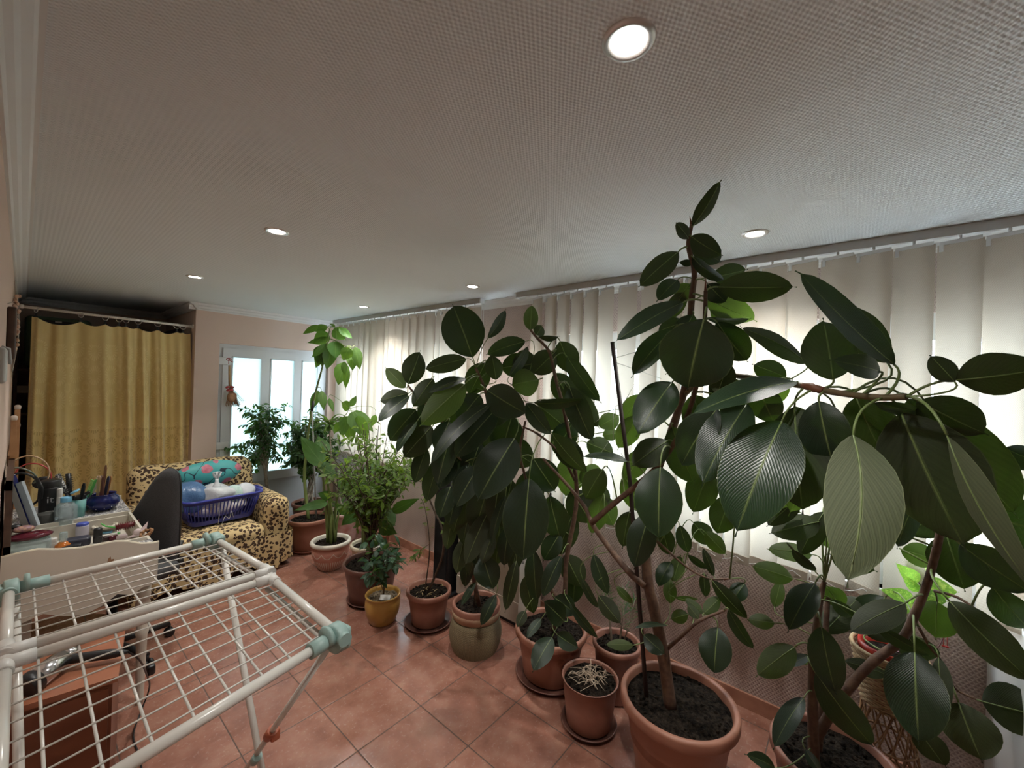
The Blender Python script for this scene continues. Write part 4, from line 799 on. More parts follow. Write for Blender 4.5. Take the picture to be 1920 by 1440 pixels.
for i in range(26):
    a = rnd.uniform(0, 6.28); q = rnd.uniform(.02, .12); p = Vector((x+q*math.cos(a), y+q*math.sin(a), z-.022)); d = Vector((rnd.gauss(0, 1), rnd.gauss(0, 1), .2)).normalized(); leaf(mb, p, p+d*rnd.uniform(.02, .05), .008, (0, 0, 1), kind='lance', nu=1, nv=4, mi=1, tipl=0, rnd=rnd)
mb.build('foliage', [M_lem, M_dry], th)
for px_, lab in (((849, 1052, 2.56), None),): pass
# pot of dead stems
rnd = random.Random(28); x, y, r, z = 1.815, .955, .140, .234
th = potted('pot_of_dead_stems', x, y, r, z, 'terracotta pot of pale dry tangled stems beside the big pot of bare soil', potm=M_terra, rb=.108, rim=.0, lip=.008, saucer=.13, sm=M_terrad, soil=.02)
mb = MB(); M_straw = noisy('dry_pale_stems', (.34, .26, .19), (.48, .38, .28), 40, .8)
for i in range(46):
    a, b_ = rnd.uniform(0, 6.28), rnd.uniform(0, 6.28); q, q2 = rnd.uniform(0, .09), rnd.uniform(.03, .12); p = Vector((x+q*math.cos(a), y+q*math.sin(a), z-.03)); e = Vector((x+q2*math.cos(b_), y+q2*math.sin(b_), z+rnd.uniform(-.02, .03)))
    mb.tube(spline([p, p.lerp(e, .5)+Vector((rnd.uniform(-.02, .02), rnd.uniform(-.02, .02), rnd.uniform(.01, .05))), e], 5), [.0028-.00018*j for j in range(11)], 5)
mb.build('dead_stems', M_straw, th)
# small pot with needle leaves behind
rnd = random.Random(29); x, y, r, z = 2.085, .945, .128, .29
th = potted('potted_needle_plant', x, y, r, z, 'small needle-leaved plant in the dark-soiled terracotta pot near the wall behind the big pots', potm=M_terra, rb=.095, rim=.03)
tws = []
for k in range(5):
    a = k*1.3; b0 = Vector((x+.03*math.cos(a), y+.03*math.sin(a), z-.03)); e = b0+Vector((.06*math.cos(a), .06*math.sin(a), rnd.uniform(.2, .34))); tws.append([b0, b0.lerp(e, .4)+Vector((.01, 0, 0)), b0.lerp(e, .75), e])
mb = MB()
for s_ in tws: tube_taper(mb, s_, .004, .002, 5)
mb.build('trunk', M_bark2, th); mb = MB(); small_leaves(mb, [s_[1:] for s_ in tws], rnd, 34, (.04, .07), (.08, .1), 'lance', 0, nu=1, nv=3); mb.build('foliage', [M_ben], th)
# a ring of wild shoots from the big pot's back edge
rnd = random.Random(30)
# wicker stand with speckled plant
x, y = 2.215, -.13
ws = thing('wicker_plant_stand', (x, y, 0), 'brown wicker stand with flaring lattice base behind the bottom right rubber plant', 'plant stand')
M_wick = noisy('brown_wicker', (.22, .11, .05), (.34, .19, .09), 60, .6, .5); M_wickl = noisy('tan_wicker', (.38, .25, .13), (.5, .36, .2), 60, .6, .5)
def rprof(z): return .075+.10*max(0, (.44-z)/.44)**1.6 if z < .44 else .075+.035*(z-.44)/.2
mb = MB()
for k in range(14):
    for sg in (-1, 1):
        pts = [(x+rprof(.44*i/14)*math.cos(2*PI*k/14+sg*i*.11), y+rprof(.44*i/14)*math.sin(2*PI*k/14+sg*i*.11), max(.004, .44*i/14)) for i in range(15)]; mb.tube(pts, .0034, 5)
for zz in (.006, .15, .30, .44): mb.tube([(x+rprof(zz)*math.cos(a*PI/14), y+rprof(zz)*math.sin(a*PI/14), zz) for a in range(28)], .005, 5, closed=True)
mb.build('lattice_base', M_wick, ws)
mb = MB()
for i in range(22):
    zz = .44+i*.0095; mb.tube([(x+(rprof(zz)+.0035*(-1)**(a+i))*math.cos(a*PI/16), y+(rprof(zz)+.0035*(-1)**(a+i))*math.sin(a*PI/16), zz) for a in range(32)], .0046, 5, closed=True)
for k in range(9): mb.tube([(x+.02*(k-4), y-math.sqrt(max(0, .07**2-(.02*(k-4))**2)), .445), (x+.02*(k-4), y+math.sqrt(max(0, .07**2-(.02*(k-4))**2)), .445)], .004, 5)
mb.tube([(x+.112*math.cos(a*PI/16), y+.112*math.sin(a*PI/16), .652) for a in range(32)], .008, 6, closed=True)
hp = [(x-.11, y, .65), (x-.10, y, .80), (x, y, .90), (x+.10, y, .80), (x+.11, y, .65)]; 
mb.build('woven_basket', M_wickl, ws)
rnd = random.Random(33)
th = thing('speckled_potted_plant', (x, y, .455), 'yellow-speckled green leaves with a red-flowered sprig in a red pot inside the wicker stand', 'potted plant')
MB().lathe([(0, .455), (.055, .455), (.085, .64), (.092, .645), (.092, .67), (.082, .67), (.078, .64), (.06, .6), (0, .6)], (x, y, 0), 32).build('pot', mat('red_glazed_pot', (.42, .03, .02), .3), th)
MB().lathe([(0, .648), (.078, .640)], (x, y, 0), 24).build('soil', M_soil, th)
fb = MB(); stm = SL(Vector((x, y, .64)), [(1724, 1150, 1.62), (1728, 1120, 1.62), (1728, 1095, 1.62)])
for r_ in [(1722,1092,1680,1056,24,1.62,1.58,'U'), (1728,1090,1702,1046,20,1.64,1.68,'U'), (1722,1110,1690,1075,16,1.6,1.56,'U'), (1735,1100,1795,1110,36,1.62,1.56,'U'), (1735,1118,1775,1128,26,1.6,1.56,'U'), (1715,1125,1650,1105,24,1.6,1.58,'U'), (1728,1095,1745,1060,18,1.66,1.7,'U'), (1720,1120,1740,1150,20,1.6,1.56,'U'), (1710, 1130, 1670, 1150, 20, 1.6, 1.6, 'U')]:
    B, T_ = at(r_[0], r_[1], r_[5]), at(r_[2], r_[3], r_[6]); e = EYE-B
    leaf(fb, B, T_, r_[4]*1.65/F_PX*1.1, -e, fold=.1, droop=-.06, kind='ovate', nu=3, nv=8, tint=rnd.random(), rnd=rnd); petiole(fb, near_on([stm], B-Vector((0, 0, .03))), B, T_-B, .0025)
fb.build('foliage', [M_dum, M_stem_g], th); mb = MB(); tube_taper(mb, stm, .007, .005, 7); mb.build('stem', M_stem_g, th)
fl = MB(); fp = SL(Vector((x+.02, y-.01, .64)), [(1748, 1220, 1.60), (1770, 1195, 1.58), (1786, 1178, 1.57)]); fl.tube(fp, .002, 5)
for dx, dy in ((0, 0), (3, 2), (-3, 1)): fl.ell(at(1786+dx, 1179+dy, 1.57), (.006, .006, .005), 8, 1)
for px0, px1 in (((1776, 1190), (1776, 1212)), ((1770, 1195), (1769, 1210))): fl.tube([at(*px0, 1.57), at(*px1, 1.57)], .0012, 5, 1); fl.ell(at(px1[0], px1[1]+1, 1.57), (.006, .006, .004), 8, 1)
fl.build('flower_sprig', [mat('purple_stalk', (.25, .12, .14), .5), mat('red_flower', (.5, .03, .02), .4)], th)
# ------------------------------------------------------------------ far left: curtain, niche
M_gold = mat('gold_damask_cloth', (.55, .38, .12), .55); t = NT(M_gold); s_ = t.sep(t.uv()); t.p.inputs['Sheen Weight'].default_value = .3
def wheels(off, cell, rr):
    u = t.math('FRACT', t.math('ADD', t.math('DIVIDE', s_[0], cell), off)); v = t.math('FRACT', t.math('ADD', t.math('DIVIDE', s_[1], cell*1.05), off))
    du, dv = t.math('SUBTRACT', u, .5), t.math('SUBTRACT', v, .5); r_ = t.math('SQRT', t.math('ADD', t.math('MULTIPLY', du, du), t.math('MULTIPLY', dv, dv))); a_ = t.math('ARCTAN2', dv, du)
    ring = t.math('MULTIPLY', t.math('GREATER_THAN', r_, rr*.5), t.math('LESS_THAN', r_, rr)); pet = t.math('GREATER_THAN', t.math('SINE', t.math('MULTIPLY', a_, 18)), 0)
    return t.math('MULTIPLY', ring, pet)
wh = t.math('MAXIMUM', wheels(0, .20, .40), t.math('MULTIPLY', wheels(.5, .20, .22), 1)); bands = t.math('GREATER_THAN', t.math('SINE', t.math('MULTIPLY', s_[1], 9)), -.75)
wh = t.math('MULTIPLY', wh, bands)
cl = t.mix(t.math('MULTIPLY', t.noise(t.uv(), 9, 2), .6), (.74, .55, .21), (.86, .69, .34))
upper = t.math('GREATER_THAN', s_[1], 1.1)
cw = t.mix(upper, (.44, .27, .07), (.90, .74, .36)); t.base(t.mix(t.math('MULTIPLY', wh, .5), cl, cw)); t.bump(t.math('ADD', wh, t.noise(t.uv(), 300, 2)), .15, .001)
M_rod = mat('white_curtain_rod', (.85, .80, .74), .4)
rod = thing('curtain_rod', (.5, 4.95, 2.10), 'white round curtain rod above the yellow curtain across the storage niche', 'curtain rod')
RZ = lambda x: 2.125-.018*(x/1.05)
MB().tube([(LX+.04, 4.95, RZ(0)), (NX, 4.95, RZ(1.05))], .011, 12).build('rod', M_rod, rod)
MB().ell((LX+.035, 4.95, RZ(0)), .016, 12).build('finial', M_rod, rod); MB().lathe([(0, 0), (.022, 0), (.022, .008), (.012, .014), (0, .014)], (NX-.001, 4.95, RZ(1.05)), 20, M=ry(-PI/2)).build('rod_socket', M_rod, rod)
RX = [.055, .30, .445, .53, .575, .655, .79, .93, .975]
M_bclip = mat('black_clip', (.02, .02, .02), .5)
for x in RX:
    rg = MB(); cp = MB()
    c = Vector((x, 4.95, RZ(x)-.012)); M = rz(.35+x); rg.tube([c + M @ Vector((0, .023*math.cos(a*PI/10), .023*math.sin(a*PI/10))) for a in range(20)], .0022, 6, closed=True); cp.box((x, 4.95, RZ(x)-.052), (.012, .006, .028)); cp.box((x, 4.95, RZ(x)-.066), (.022, .01, .01))
    rg.build('ring', M_rod, rod); cp.build('clip', M_bclip, rod)
rows = []; NXX = 190
xs = [.035 + (1.035-.035)*i/NXX for i in range(NXX+1)]
def ztop(x):
    for a, b_ in zip([.035]+RX, RX+[1.035]):
        if a <= x <= b_: f = (x-a)/max(1e-6, b_-a); return RZ(x)-.068 - .19*min(.25, (b_-a))*4*f*(1-f)
    return RZ(x)-.07
for k in range(29):
    f = k/28; row = []
    for x in xs:
        zt = ztop(x); z = zt + (.06-zt)*f; A = .010+.042*min(1, f*1.5)
        ph = 2*PI*(x/.145 + .35*math.sin(x*9)+.06*math.sin(f*3+x*5)); y = 4.955 + A*math.sin(ph) + .35*A*math.sin(2.3*ph+1)
        row.append(Vector((x + .10*f*(x-.1) + .006*math.sin(ph*1.3)*f, y, z)))
    rows.append(row)
cu = MB(); cu.grid(rows, uv=lambda u, v: (u*2.0, (1-v)*2.0))
o = cu.build('curtain', M_gold); tag(o, 'gold yellow curtain with flower-wheel pattern, closing off the storage niche', 'curtain')
# niche contents seen above and beside the curtain
M_wbrown = noisy('dark_brown_wood', (.05, .025, .015), (.08, .04, .025), 20, .5)
sh = thing('storage_shelves', (.5, 5.75, 0), 'dark shelf unit inside the niche behind the yellow curtain', 'shelf')
mb = MB(); mb.bx(LX+.004, LX+.024, 5.35, 6.12, 0, 2.12); mb.bx(NX-.024, NX-.004, 5.35, 6.12, 0, 2.12); mb.build('side_panels', M_wbrown, sh)
for z in (.35, .8, 1.25, 1.62): MB().bx(LX+.024, NX-.024, 5.35, 6.12, z, z+.022).build('shelf_board', M_wbrown, sh)
MB().bx(LX+.024, NX-.024, 5.35, 5.37, 1.44, 1.50).build('front_rail', mat('beige_edge', (.4, .35, .28), .6), sh)
sc_ = thing('suitcase', (.18, 5.6, 1.645), 'green suitcase with black handle panel on the top shelf, above the curtain left end', 'suitcase')
MB().rbox((.20, 5.6, 1.88), (.40, .42, .45), .04).build('body', mat('dark_green_shell', (.07, .11, .06), .5), sc_); MB().rbox((.20, 5.375, 2.035), (.27, .03, .075), .012).build('handle_panel', mat('black_panel', (.012, .012, .014), .3), sc_); MB().bx(.17, .21, 5.352, 5.36, 2.055, 2.068).build('badge', mat('silver_badge', (.5, .45, .42), .4), sc_)
bx_ = MB().rbox((.66, 5.6, 1.85), (.42, .4, .40), .01); tag(bx_.build('storage_box', mat('grey_box', (.10, .10, .11), .5)), 'grey box on the top shelf behind the curtain middle', 'box')
cab = MB().bx(.44, NX-.002, 5.98, 6.14, 1.66, 2.1)
# ------------------------------------------------------------------ left wall things
wb = thing('wall_plaque', (LX+.02, 3.0, 1.80), 'dark brown deep framed box hung on a nail on the left wall', 'wall decoration')
MB().rbox((LX+.014, 3.02, 1.805), (.028, .24, .235), .008).build('box_frame', M_wbrown, wb); MB().tube([(LX, 2.93, 1.935), (LX+.02, 2.93, 1.95)], .002, 6).build('nail', M_rail, wb)
og = MB()
rnd = random.Random(40)
for i in range(26): og.ell((LX+.016+rnd.uniform(-.004, .012), 3.75+rnd.uniform(-.05, .05), 1.76+i*.0125), (.010, .022, .012), 6)
tag(og.build('wall_ornament', noisy('pink_gold_ornament', (.45, .24, .15), (.6, .42, .32), 60, .35, .5)), 'slim pink and gold relief ornament on the left wall beyond the brown box', 'wall decoration')
wp = MB(); rows = [[(LX+.003+.022*math.sin(PI*k/14), 4.35+.16*j, 1.62+.62*k/14) for k in range(15)] for j in (0, 1)]; wp.grid(rows); rows2 = [[(p[0]+.004, p[1], p[2]) for p in r_] for r_ in rows][::-1]; wp.grid(rows2); wp.grid([rows[0], rows2[1]]); wp.grid([rows2[0], rows[1]])
tag(wp.build('bowed_strip', mat('pale_grey_strip', (.52, .52, .48), .5)), 'tall pale bowed strip fixed to the left wall next to the niche', 'wall strip')
gh = thing('wall_hook_rack', (LX+.03, 2.1, 1.58), 'grey plastic towel holder on the left wall, cut by the picture edge', 'wall fitting')
M_gp = mat('pale_grey_plastic', (.42, .43, .41), .35); MB().rbox((LX+.010, 2.02, 1.655), (.020, .16, .11), .012).build('body', M_gp, gh); MB().tube([(LX+.008, 2.08, 1.715), (LX+.022, 2.09, 1.71), (LX+.025, 2.10, 1.66)], .004, 8).build('hook', M_gp, gh)
rl = thing('wooden_rail_panel', (LX+.04, 4.1, 0), 'folded wooden slatted panels with pale rounded tops leaning on the left wall', 'wooden panel')
M_pine = noisy('orange_brown_wood', (.30, .15, .065), (.42, .23, .11), 8, .45)
for k, (yy, zt) in enumerate(((3.90, 1.33), (4.15, 1.38), (4.38, 1.26), (4.62, 1.22))):
    MB().bx(LX+.012+.012*(k % 2), LX+.036+.012*(k % 2), yy, yy+.05, .004, zt).build('post', M_pine, rl); MB().rbox((LX+.024+.012*(k % 2), yy+.025, zt+.012), (.03, .06, .03), .012).build('pale_top', mat('pale_cap', (.55, .47, .40), .5), rl)
MB().bx(LX+.004, LX+.012, 3.92, 4.66, .3, .36).build('rail', M_pine, rl); MB().bx(LX+.004, LX+.012, 3.92, 4.66, 1.05, 1.11).build('rail', M_pine, rl)
# broom ornament on the door frame
br = thing('broom_ornament', (1.36, WY-.03, 1.37), 'small straw whisk broom with red bow hanging by the white door', 'ornament')
M_straw2 = noisy('straw_bristles', (.30, .15, .08), (.45, .25, .13), 120, .8, .4); c0 = on_y(431, 690, WY-.025)
MB().tube([on_y(430, 685, WY-.025), on_y(431, 728, WY-.025)], [.009, .012], 8).build('handle', noisy('tan_handle', (.4, .24, .10), (.5, .32, .16), 50, .6), br)
mb = MB(); top_ = on_y(432, 725, WY-.03); rnd = random.Random(41)
for i in range(110):
    e = on_y(437+rnd.uniform(-14, 14)+(i < 16)*rnd.uniform(8, 14), 761+rnd.uniform(-4, 2)-(i < 16)*6, WY-.03+rnd.uniform(-.02, .015)); mb.tube([top_+Vector((rnd.uniform(-.012, .012), rnd.uniform(-.008, .008), 0)), top_.lerp(e, .5)+Vector((0, 0, .0)), e], .0016, 4)
mb.ell(on_y(435, 745, WY-.028), (.045, .018, .055), 12, fn=None); mb.build('bristles', M_straw2, br)
M_red = mat('red_ribbon', (.42, .05, .05), .6); mb = MB()
for dx, dz in ((-.02, .01), (.02, .012), (-.012, -.02), (.014, -.015)): mb.ell(on_y(431, 728, WY-.045)+Vector((dx, 0, dz)), (.02, .006, .013), 10, M=ry(dx*20))
mb.build('red_bow', M_red, br); mb = MB(); h0 = on_y(429, 673, WY-.03); mb.tube([h0+Vector((.02*math.cos(a*PI/8), 0, .012*math.sin(a*PI/8)-.004)) for a in range(16)], .004, 5, closed=True); mb.tube([h0, h0+Vector((.03, 0, -.03)), h0+Vector((.04, 0, -.028))], .004, 5); mb.tube([h0, h0+Vector((0, 0, -.05))], .003, 5); mb.build('hanging_loop', M_red, br)
# ------------------------------------------------------------------ leopard armchair
M_leo = mat('leopard_print_throw', (.6, .45, .22), .85); t = NT(M_leo); g = t.obj(); mp = t.n('ShaderNodeVectorMath', operation='ADD'); nn = t.n('ShaderNodeTexNoise'); nn.inputs['Scale'].default_value = 28; t.l(g, nn.inputs['Vector'])
sb = t.n('ShaderNodeVectorMath', operation='SCALE'); sb.inputs[3].default_value = .022; t.l(nn.outputs['Color'], sb.inputs[0]); t.l(g, mp.inputs[0]); t.l(sb.outputs[0], mp.inputs[1])
vo = t.n('ShaderNodeTexVoronoi'); vo.inputs['Scale'].default_value = 36; t.l(mp.outputs[0], vo.inputs['Vector']); dd = vo.outputs['Distance']
brk = t.math('GREATER_THAN', t.noise(g, 45, 2), .36)
spot = t.math('MULTIPLY', t.math('LESS_THAN', dd, .48), brk); core = t.math('MULTIPLY', t.math('LESS_THAN', dd, .15), t.math('GREATER_THAN', t.noise(g, 20, 1), .55))
t.base(t.mix(spot, t.mix(t.noise(g, 12, 2), (.60, .43, .20), (.70, .55, .30)), t.mix(core, (.055, .028, .015), (.36, .2, .08)))); t.bump(t.noise(g, 200, 2), .2, .001)
so = thing('leopard_armchair', (1.05, 4.3, 0), 'wide low armchair under a leopard-print throw, between the yellow curtain and the white door', 'armchair')
rnd = random.Random(50)
def wob(k, f=9, ph=0):
    return lambda p: p + Vector((math.sin(p.y*f+ph)*k, math.sin(p.z*f*1.3+p.x*f+ph)*k, math.sin(p.x*f+p.y*f*.8+ph*2)*k))
def wob2(k, f=9, ph=0): return lambda p: p + Vector((math.sin(p.y*f+ph)*k, math.sin(p.z*f*1.3+p.x*f+ph)*k, (math.sin(p.x*f+p.y*f*.8+ph*2)+.5*math.sin(p.x*f*2.7))*k)) + Vector((0, 0, -.03*max(0, abs(p.x)/.4)**3))
MB().rbox((1.03, 4.58, .50), (.92, .26, .72), .11, n=5, seg=14, fn=wob(.008, 9), M=rx(-.12)).build('backrest', M_leo, so, weld=True)
MB().rbox((1.00, 4.13, .24), (.72, .72, .33), .07, n=4, seg=14, fn=wob(.007, 11, 1)).build('seat', M_leo, so, weld=True)
MB().rbox((1.46, 4.17, .33), (.20, .78, .54), .085, n=5, seg=12, fn=wob(.008, 10, 2)).build('armrest', M_leo, so, weld=True)
MB().rbox((.58, 4.17, .31), (.18, .74, .50), .085, n=5, seg=12, fn=wob(.008, 10, 3)).build('armrest', M_leo, so, weld=True)
# hanging skirt of the throw with a frayed, uneven hem
rows = []
per = [(.50, 4.5), (.485, 4.1), (.49, 3.80), (.56, 3.745), (.75, 3.75), (.95, 3.745), (1.15, 3.74), (1.35, 3.75), (1.50, 3.755), (1.57, 3.80), (1.575, 4.1), (1.57, 4.45)]
pp = spline([(a, b_, 0) for a, b_ in per], 8)
for k in range(9):
    f = k/8; rows.append([Vector((p.x + (.012*f)*math.sin(i*.9) , p.y - .012*f + .014*f*math.sin(i*.8+1), .31 - f*(.255+.03*math.sin(i*.35)+.012*math.sin(i*1.7)))) for i, p in enumerate(pp)])
MB().grid(rows).build('throw_skirt', M_leo, so)
for a, b_ in ((.56, 3.85), (1.48, 3.85), (.56, 4.62), (1.48, 4.62)): MB().lathe([(0, 0), (.02, 0), (.025, .09), (0, .09)], (a, b_, 0), 12).build('foot', M_wbrown, so)
# blue laundry basket
BZ = .43
M_bluep = mat('blue_basket_plastic', (.04, .05, .30), .35); lb_ = thing('laundry_basket', (1.10, 4.13, BZ), 'blue slotted plastic laundry basket full of bags on the leopard armchair', 'basket')
Mb = rz(.06); cB = Vector((1.10, 4.13, BZ))
def rrect(hx, hy, r, n=6):
    out = []
    for cx, cy, a0 in ((hx-r, hy-r, 0), (-hx+r, hy-r, PI/2), (-hx+r, -hy+r, PI), (hx-r, -hy+r, 1.5*PI)):
        for k in range(n+1): a = a0+PI/2*k/n; out.append((cx+r*math.cos(a), cy+r*math.sin(a)))
    return out
def bloop(f, z, o_=0): return [cB + Mb @ Vector((a, b_, z)) for a, b_ in rrect(.225+.05*f+o_, .14+.035*f+o_, .07)]
mb = MB(); k0 = len(bloop(0, 0))
for z0, z1 in ((.0, .035), (.175, .20)):
    rows = [bloop(z0/.2, z0)+[bloop(z0/.2, z0)[0]], bloop(z1/.2, z1)+[bloop(z1/.2, z1)[0]], bloop(z1/.2, z1, -.004)+[bloop(z1/.2, z1, -.004)[0]], bloop(z0/.2, z0, -.004)+[bloop(z0/.2, z0, -.004)[0]]]; mb.grid(rows, sm=False)
n0 = mb.add(bloop(0, .003)); mb.face([n0+i for i in range(k0)], 0, False)
def walk(f, z, d):
    L_ = bloop(f, z); L_ = L_+[L_[0]]; tot = [0]
    for a, b_ in zip(L_, L_[1:]): tot.append(tot[-1]+(b_-a).length)
    out = []
    for i in range(d):
        s_ = tot[-1]*i/d; j = max(q for q in range(len(tot)-1) if tot[q] <= s_); out.append(L_[j].lerp(L_[j+1], (s_-tot[j])/max(1e-9, tot[j+1]-tot[j])))
    return out
for a, b_ in zip(walk(.17, .033, 62), walk(.88, .178, 62)): mb.tube([a, b_], .0052, 4)
mb.build('slotted_body', M_bluep, lb_)
rim = bloop(1.0, .205, .008); mb = MB().tube(rim, .011, 8, closed=True); mb.tube([cB+Mb @ Vector((.275, -.06, .205)), cB+Mb @ Vector((.315, -.05, .207)), cB+Mb @ Vector((.315, .05, .207)), cB+Mb @ Vector((.275, .06, .205))], .010, 8); mb.tube([cB+Mb @ Vector((-.275, -.06, .205)), cB+Mb @ Vector((-.315, -.05, .207)), cB+Mb @ Vector((-.315, .05, .207)), cB+Mb @ Vector((-.275, .06, .205))], .010, 8); mb.build('rim', M_bluep, lb_)
def bag(name, c, size, m_, label, cat, seed, M=None, knot=None, k=.02, f=28):
    rn = random.Random(seed); ph = [rn.uniform(0, 6) for _ in range(6)]; c = Vector(c)
    def fn(p):
        n_ = math.sin(p.x*f+ph[0]+2*math.sin(p.y*f*.6))+math.sin(p.y*f*1.1+ph[1])+math.sin(p.z*f*1.3+ph[2]+p.x*14); return p*(1+k*n_*4*.25) + Vector((math.sin(p.z*40+ph[3]), math.sin(p.x*37+ph[4]), math.sin(p.y*41+ph[5])))*k*.18
    mb = MB().ell(c, [q/2 for q in size], 28, M=M, fn=fn)
    if knot: 
        kx = c+Vector(knot); mb.tube(spline([c+Vector((0, 0, size[2]*.35)), kx], 4), [.035, .028, .02, .012, .014], 10)
        for s_ in (-1, 1): mb.tube([kx, kx+Vector((s_*.02, 0, .03)), kx+Vector((s_*.028, 0, .055)), kx+Vector((s_*.008, 0, .06)), kx], [.008, .010, .008, .010, .007], 6)
    return tag(mb.build(name, m_), label, cat)
def plastic(name, col, a): 
    m_ = bpy.data.materials.new(name); m_.use_nodes = True; t = NT(m_); t.p.inputs['Base Color'].default_value = (*col, 1); t.p.inputs['Roughness'].default_value = .25; tr = t.n('ShaderNodeBsdfTransparent'); mx = t.n('ShaderNodeMixShader'); mx.inputs[0].default_value = a; tr.inputs[0].default_value = (*[min(1, c*1.2) for c in col], 1)
    t.bump(t.noise(t.obj(), 45, 3), .6, .008); t.l(tr.outputs[0], mx.inputs[1]); t.l(t.p.outputs[0], mx.inputs[2]); t.l(mx.outputs[0], t.out.inputs[0]); return m_
bag('blue_plastic_bag', (.90, 4.17, BZ+.20), (.27, .26, .26), plastic('sheer_blue_plastic', (.10, .20, .38), .85), 'blue translucent plastic bag at the left end of the laundry basket', 'bag', 1, k=.05)
bag('white_plastic_bag', (1.07, 4.10, BZ+.20), (.26, .20, .20), plastic('sheer_white_plastic', (.72, .74, .76), .85), 'knotted white plastic bag in the middle of the laundry basket', 'bag', 2, knot=(.0, 0, .14), k=.075)
bag('yarn_ball', (1.20, 4.11, BZ+.19), (.14, .13, .15), noisy('mint_yarn', (.45, .62, .56), (.60, .72, .66), 60, .9, .6), 'pale mint wool ball in the laundry basket right of the white bag', 'wool ball', 3, k=.012, f=50)
bag('crumpled_white_bag', (1.29, 4.15, BZ+.185), (.16, .16, .14), plastic('milky_plastic', (.66, .68, .72), .9), 'round milky plastic bag at the right end of the laundry basket', 'bag', 4, k=.06)
bag('folded_laundry', (1.10, 4.15, BZ+.09), (.42, .24, .15), noisy('white_pink_laundry', (.62, .50, .50), (.75, .73, .75), 25, .9, .3), 'white and pink cloth filling the bottom of the laundry basket', 'laundry', 5, k=.008)
M_flor = mat('turquoise_orchid_print', (.05, .36, .36), .5); t = NT(M_flor); g = t.obj(); vo = t.n('ShaderNodeTexVoronoi'); vo.inputs['Scale'].default_value = 9; t.l(g, vo.inputs['Vector']); fl_ = t.math('LESS_THAN', t.math('ADD', vo.outputs['Distance'], t.math('MULTIPLY', t.noise(g, 30, 2), .25)), .50)
ln = t.math('LESS_THAN', t.math('ABSOLUTE', t.math('SUBTRACT', t.noise(g, 7, 1), .5)), .012); c = t.mix(t.noise(g, 6, 2), (.03, .30, .32), (.12, .48, .45)); c = t.mix(ln, c, (.02, .03, .05)); t.base(t.mix(fl_, c, t.mix(t.noise(g, 40, 2), (.40, .05, .09), (.66, .28, .34))))
bag('floral_cushion', (1.08, 4.37, BZ+.34), (.50, .17, .24), M_flor, 'turquoise cushion with pink orchid print behind the laundry basket', 'cushion', 6, M=ry(-.06), k=.018, f=16)
stg = MB().tube([on_y(412, 940, 3.965), on_y(411, 965, 3.95), on_y(409, 983, 3.955)], .0018, 5); stg.tube(spline([on_y(416, 985, 3.95), on_y(422, 968, 3.95), on_y(430, 972, 3.95), on_y(434, 958, 3.95), on_y(438, 970, 3.95)], 5), .0015, 5)
tag(stg.build('white_string', mat('white_yarn', (.7, .7, .68), .8)), 'loose white string hanging down the front of the blue laundry basket', 'string')
# ------------------------------------------------------------------ office chair
M_chf = noisy('charcoal_chair_fabric', (.045, .045, .047), (.075, .075, .078), 300, .95, .4); M_blk = mat('black_plastic', (.012, .012, .013), .4)
oc = thing('office_chair', (.37, 3.32, 0), 'black swivel office chair with grey fabric backrest drawn up to the dressing table', 'office chair')
U = Vector((-.40, .66, 0)).normalized(); N_ = Vector((-U.y, U.x, 0)); Mc = Matrix((U, Vector((0, 0, 1)), U.cross(Vector((0, 0, 1))))).transposed(); b0 = Vector((.655, 3.26, 0))
outl = [(-.005, .40), (-.01, .60), (-.01, .85), (.0, .98), (.025, 1.03), (.07, 1.045), (.13, 1.02), (.20, .93), (.30, .78), (.40, .62), (.46, .50), (.45, .42), (.40, .38), (.05, .37)]
def padded(name, outl, th_, m_, off, par):
    mb = MB(); o2 = spline([(a, b_, 0) for a, b_ in outl+[outl[0]]], 4)[:-1]; cx = sum(p.x for p in o2)/len(o2); cz = sum(p.y for p in o2)/len(o2); rings = []
    for s_, d in ((1, 0), (.985, .35), (.93, .7), (.8, .92), (.5, 1.0), (.02, 1.02)): rings.append([b0 + Mc @ Vector((cx+(p.x-cx)*s_, cz+(p.y-cz)*s_, off+d*th_)) for p in o2])
    rr_ = [r_+[r_[0]] for r_ in rings]; mb.grid(rr_); back = [[b0 + Mc @ Vector((cx+(p.x-cx)*s_, cz+(p.y-cz)*s_, off-.004)) for p in o2] for s_ in (1, .02)]; mb.grid([r_+[r_[0]] for r_ in [rings[0]]+back]); return mb.build(name, m_, par)
sgn = -1 if (U.cross(Vector((0, 0, 1)))).dot(EYE-b0) < 0 else 1
padded('back_pad', outl, .045*sgn, M_chf, 0, oc); padded('back_shell', outl, -.03*sgn, M_blk, 0, oc)
cs = Vector((.36, 3.22, 0)); MB().rbox(cs+Vector((0, 0, .47)), (.44, .42, .07), .03, n=3, seg=6, M=rz(.5)).build('seat', M_chf, oc); MB().rbox(cs+Vector((0, 0, .425)), (.36, .34, .03), .012, M=rz(.5)).build('seat_pan', M_blk, oc)
MB().tube([cs+Vector((.05, 0, .42)), cs+Vector((.28, .12, .40)), cs+Vector((.335, .16, .55))], [.02, .018, .018], 8).build('back_bracket', M_blk, oc)
MB().lathe([(0, .06), (.03, .06), (.03, .22), (.022, .22), (.022, .42), (0, .42)], cs, 20).build('gas_column', M_blk, oc)
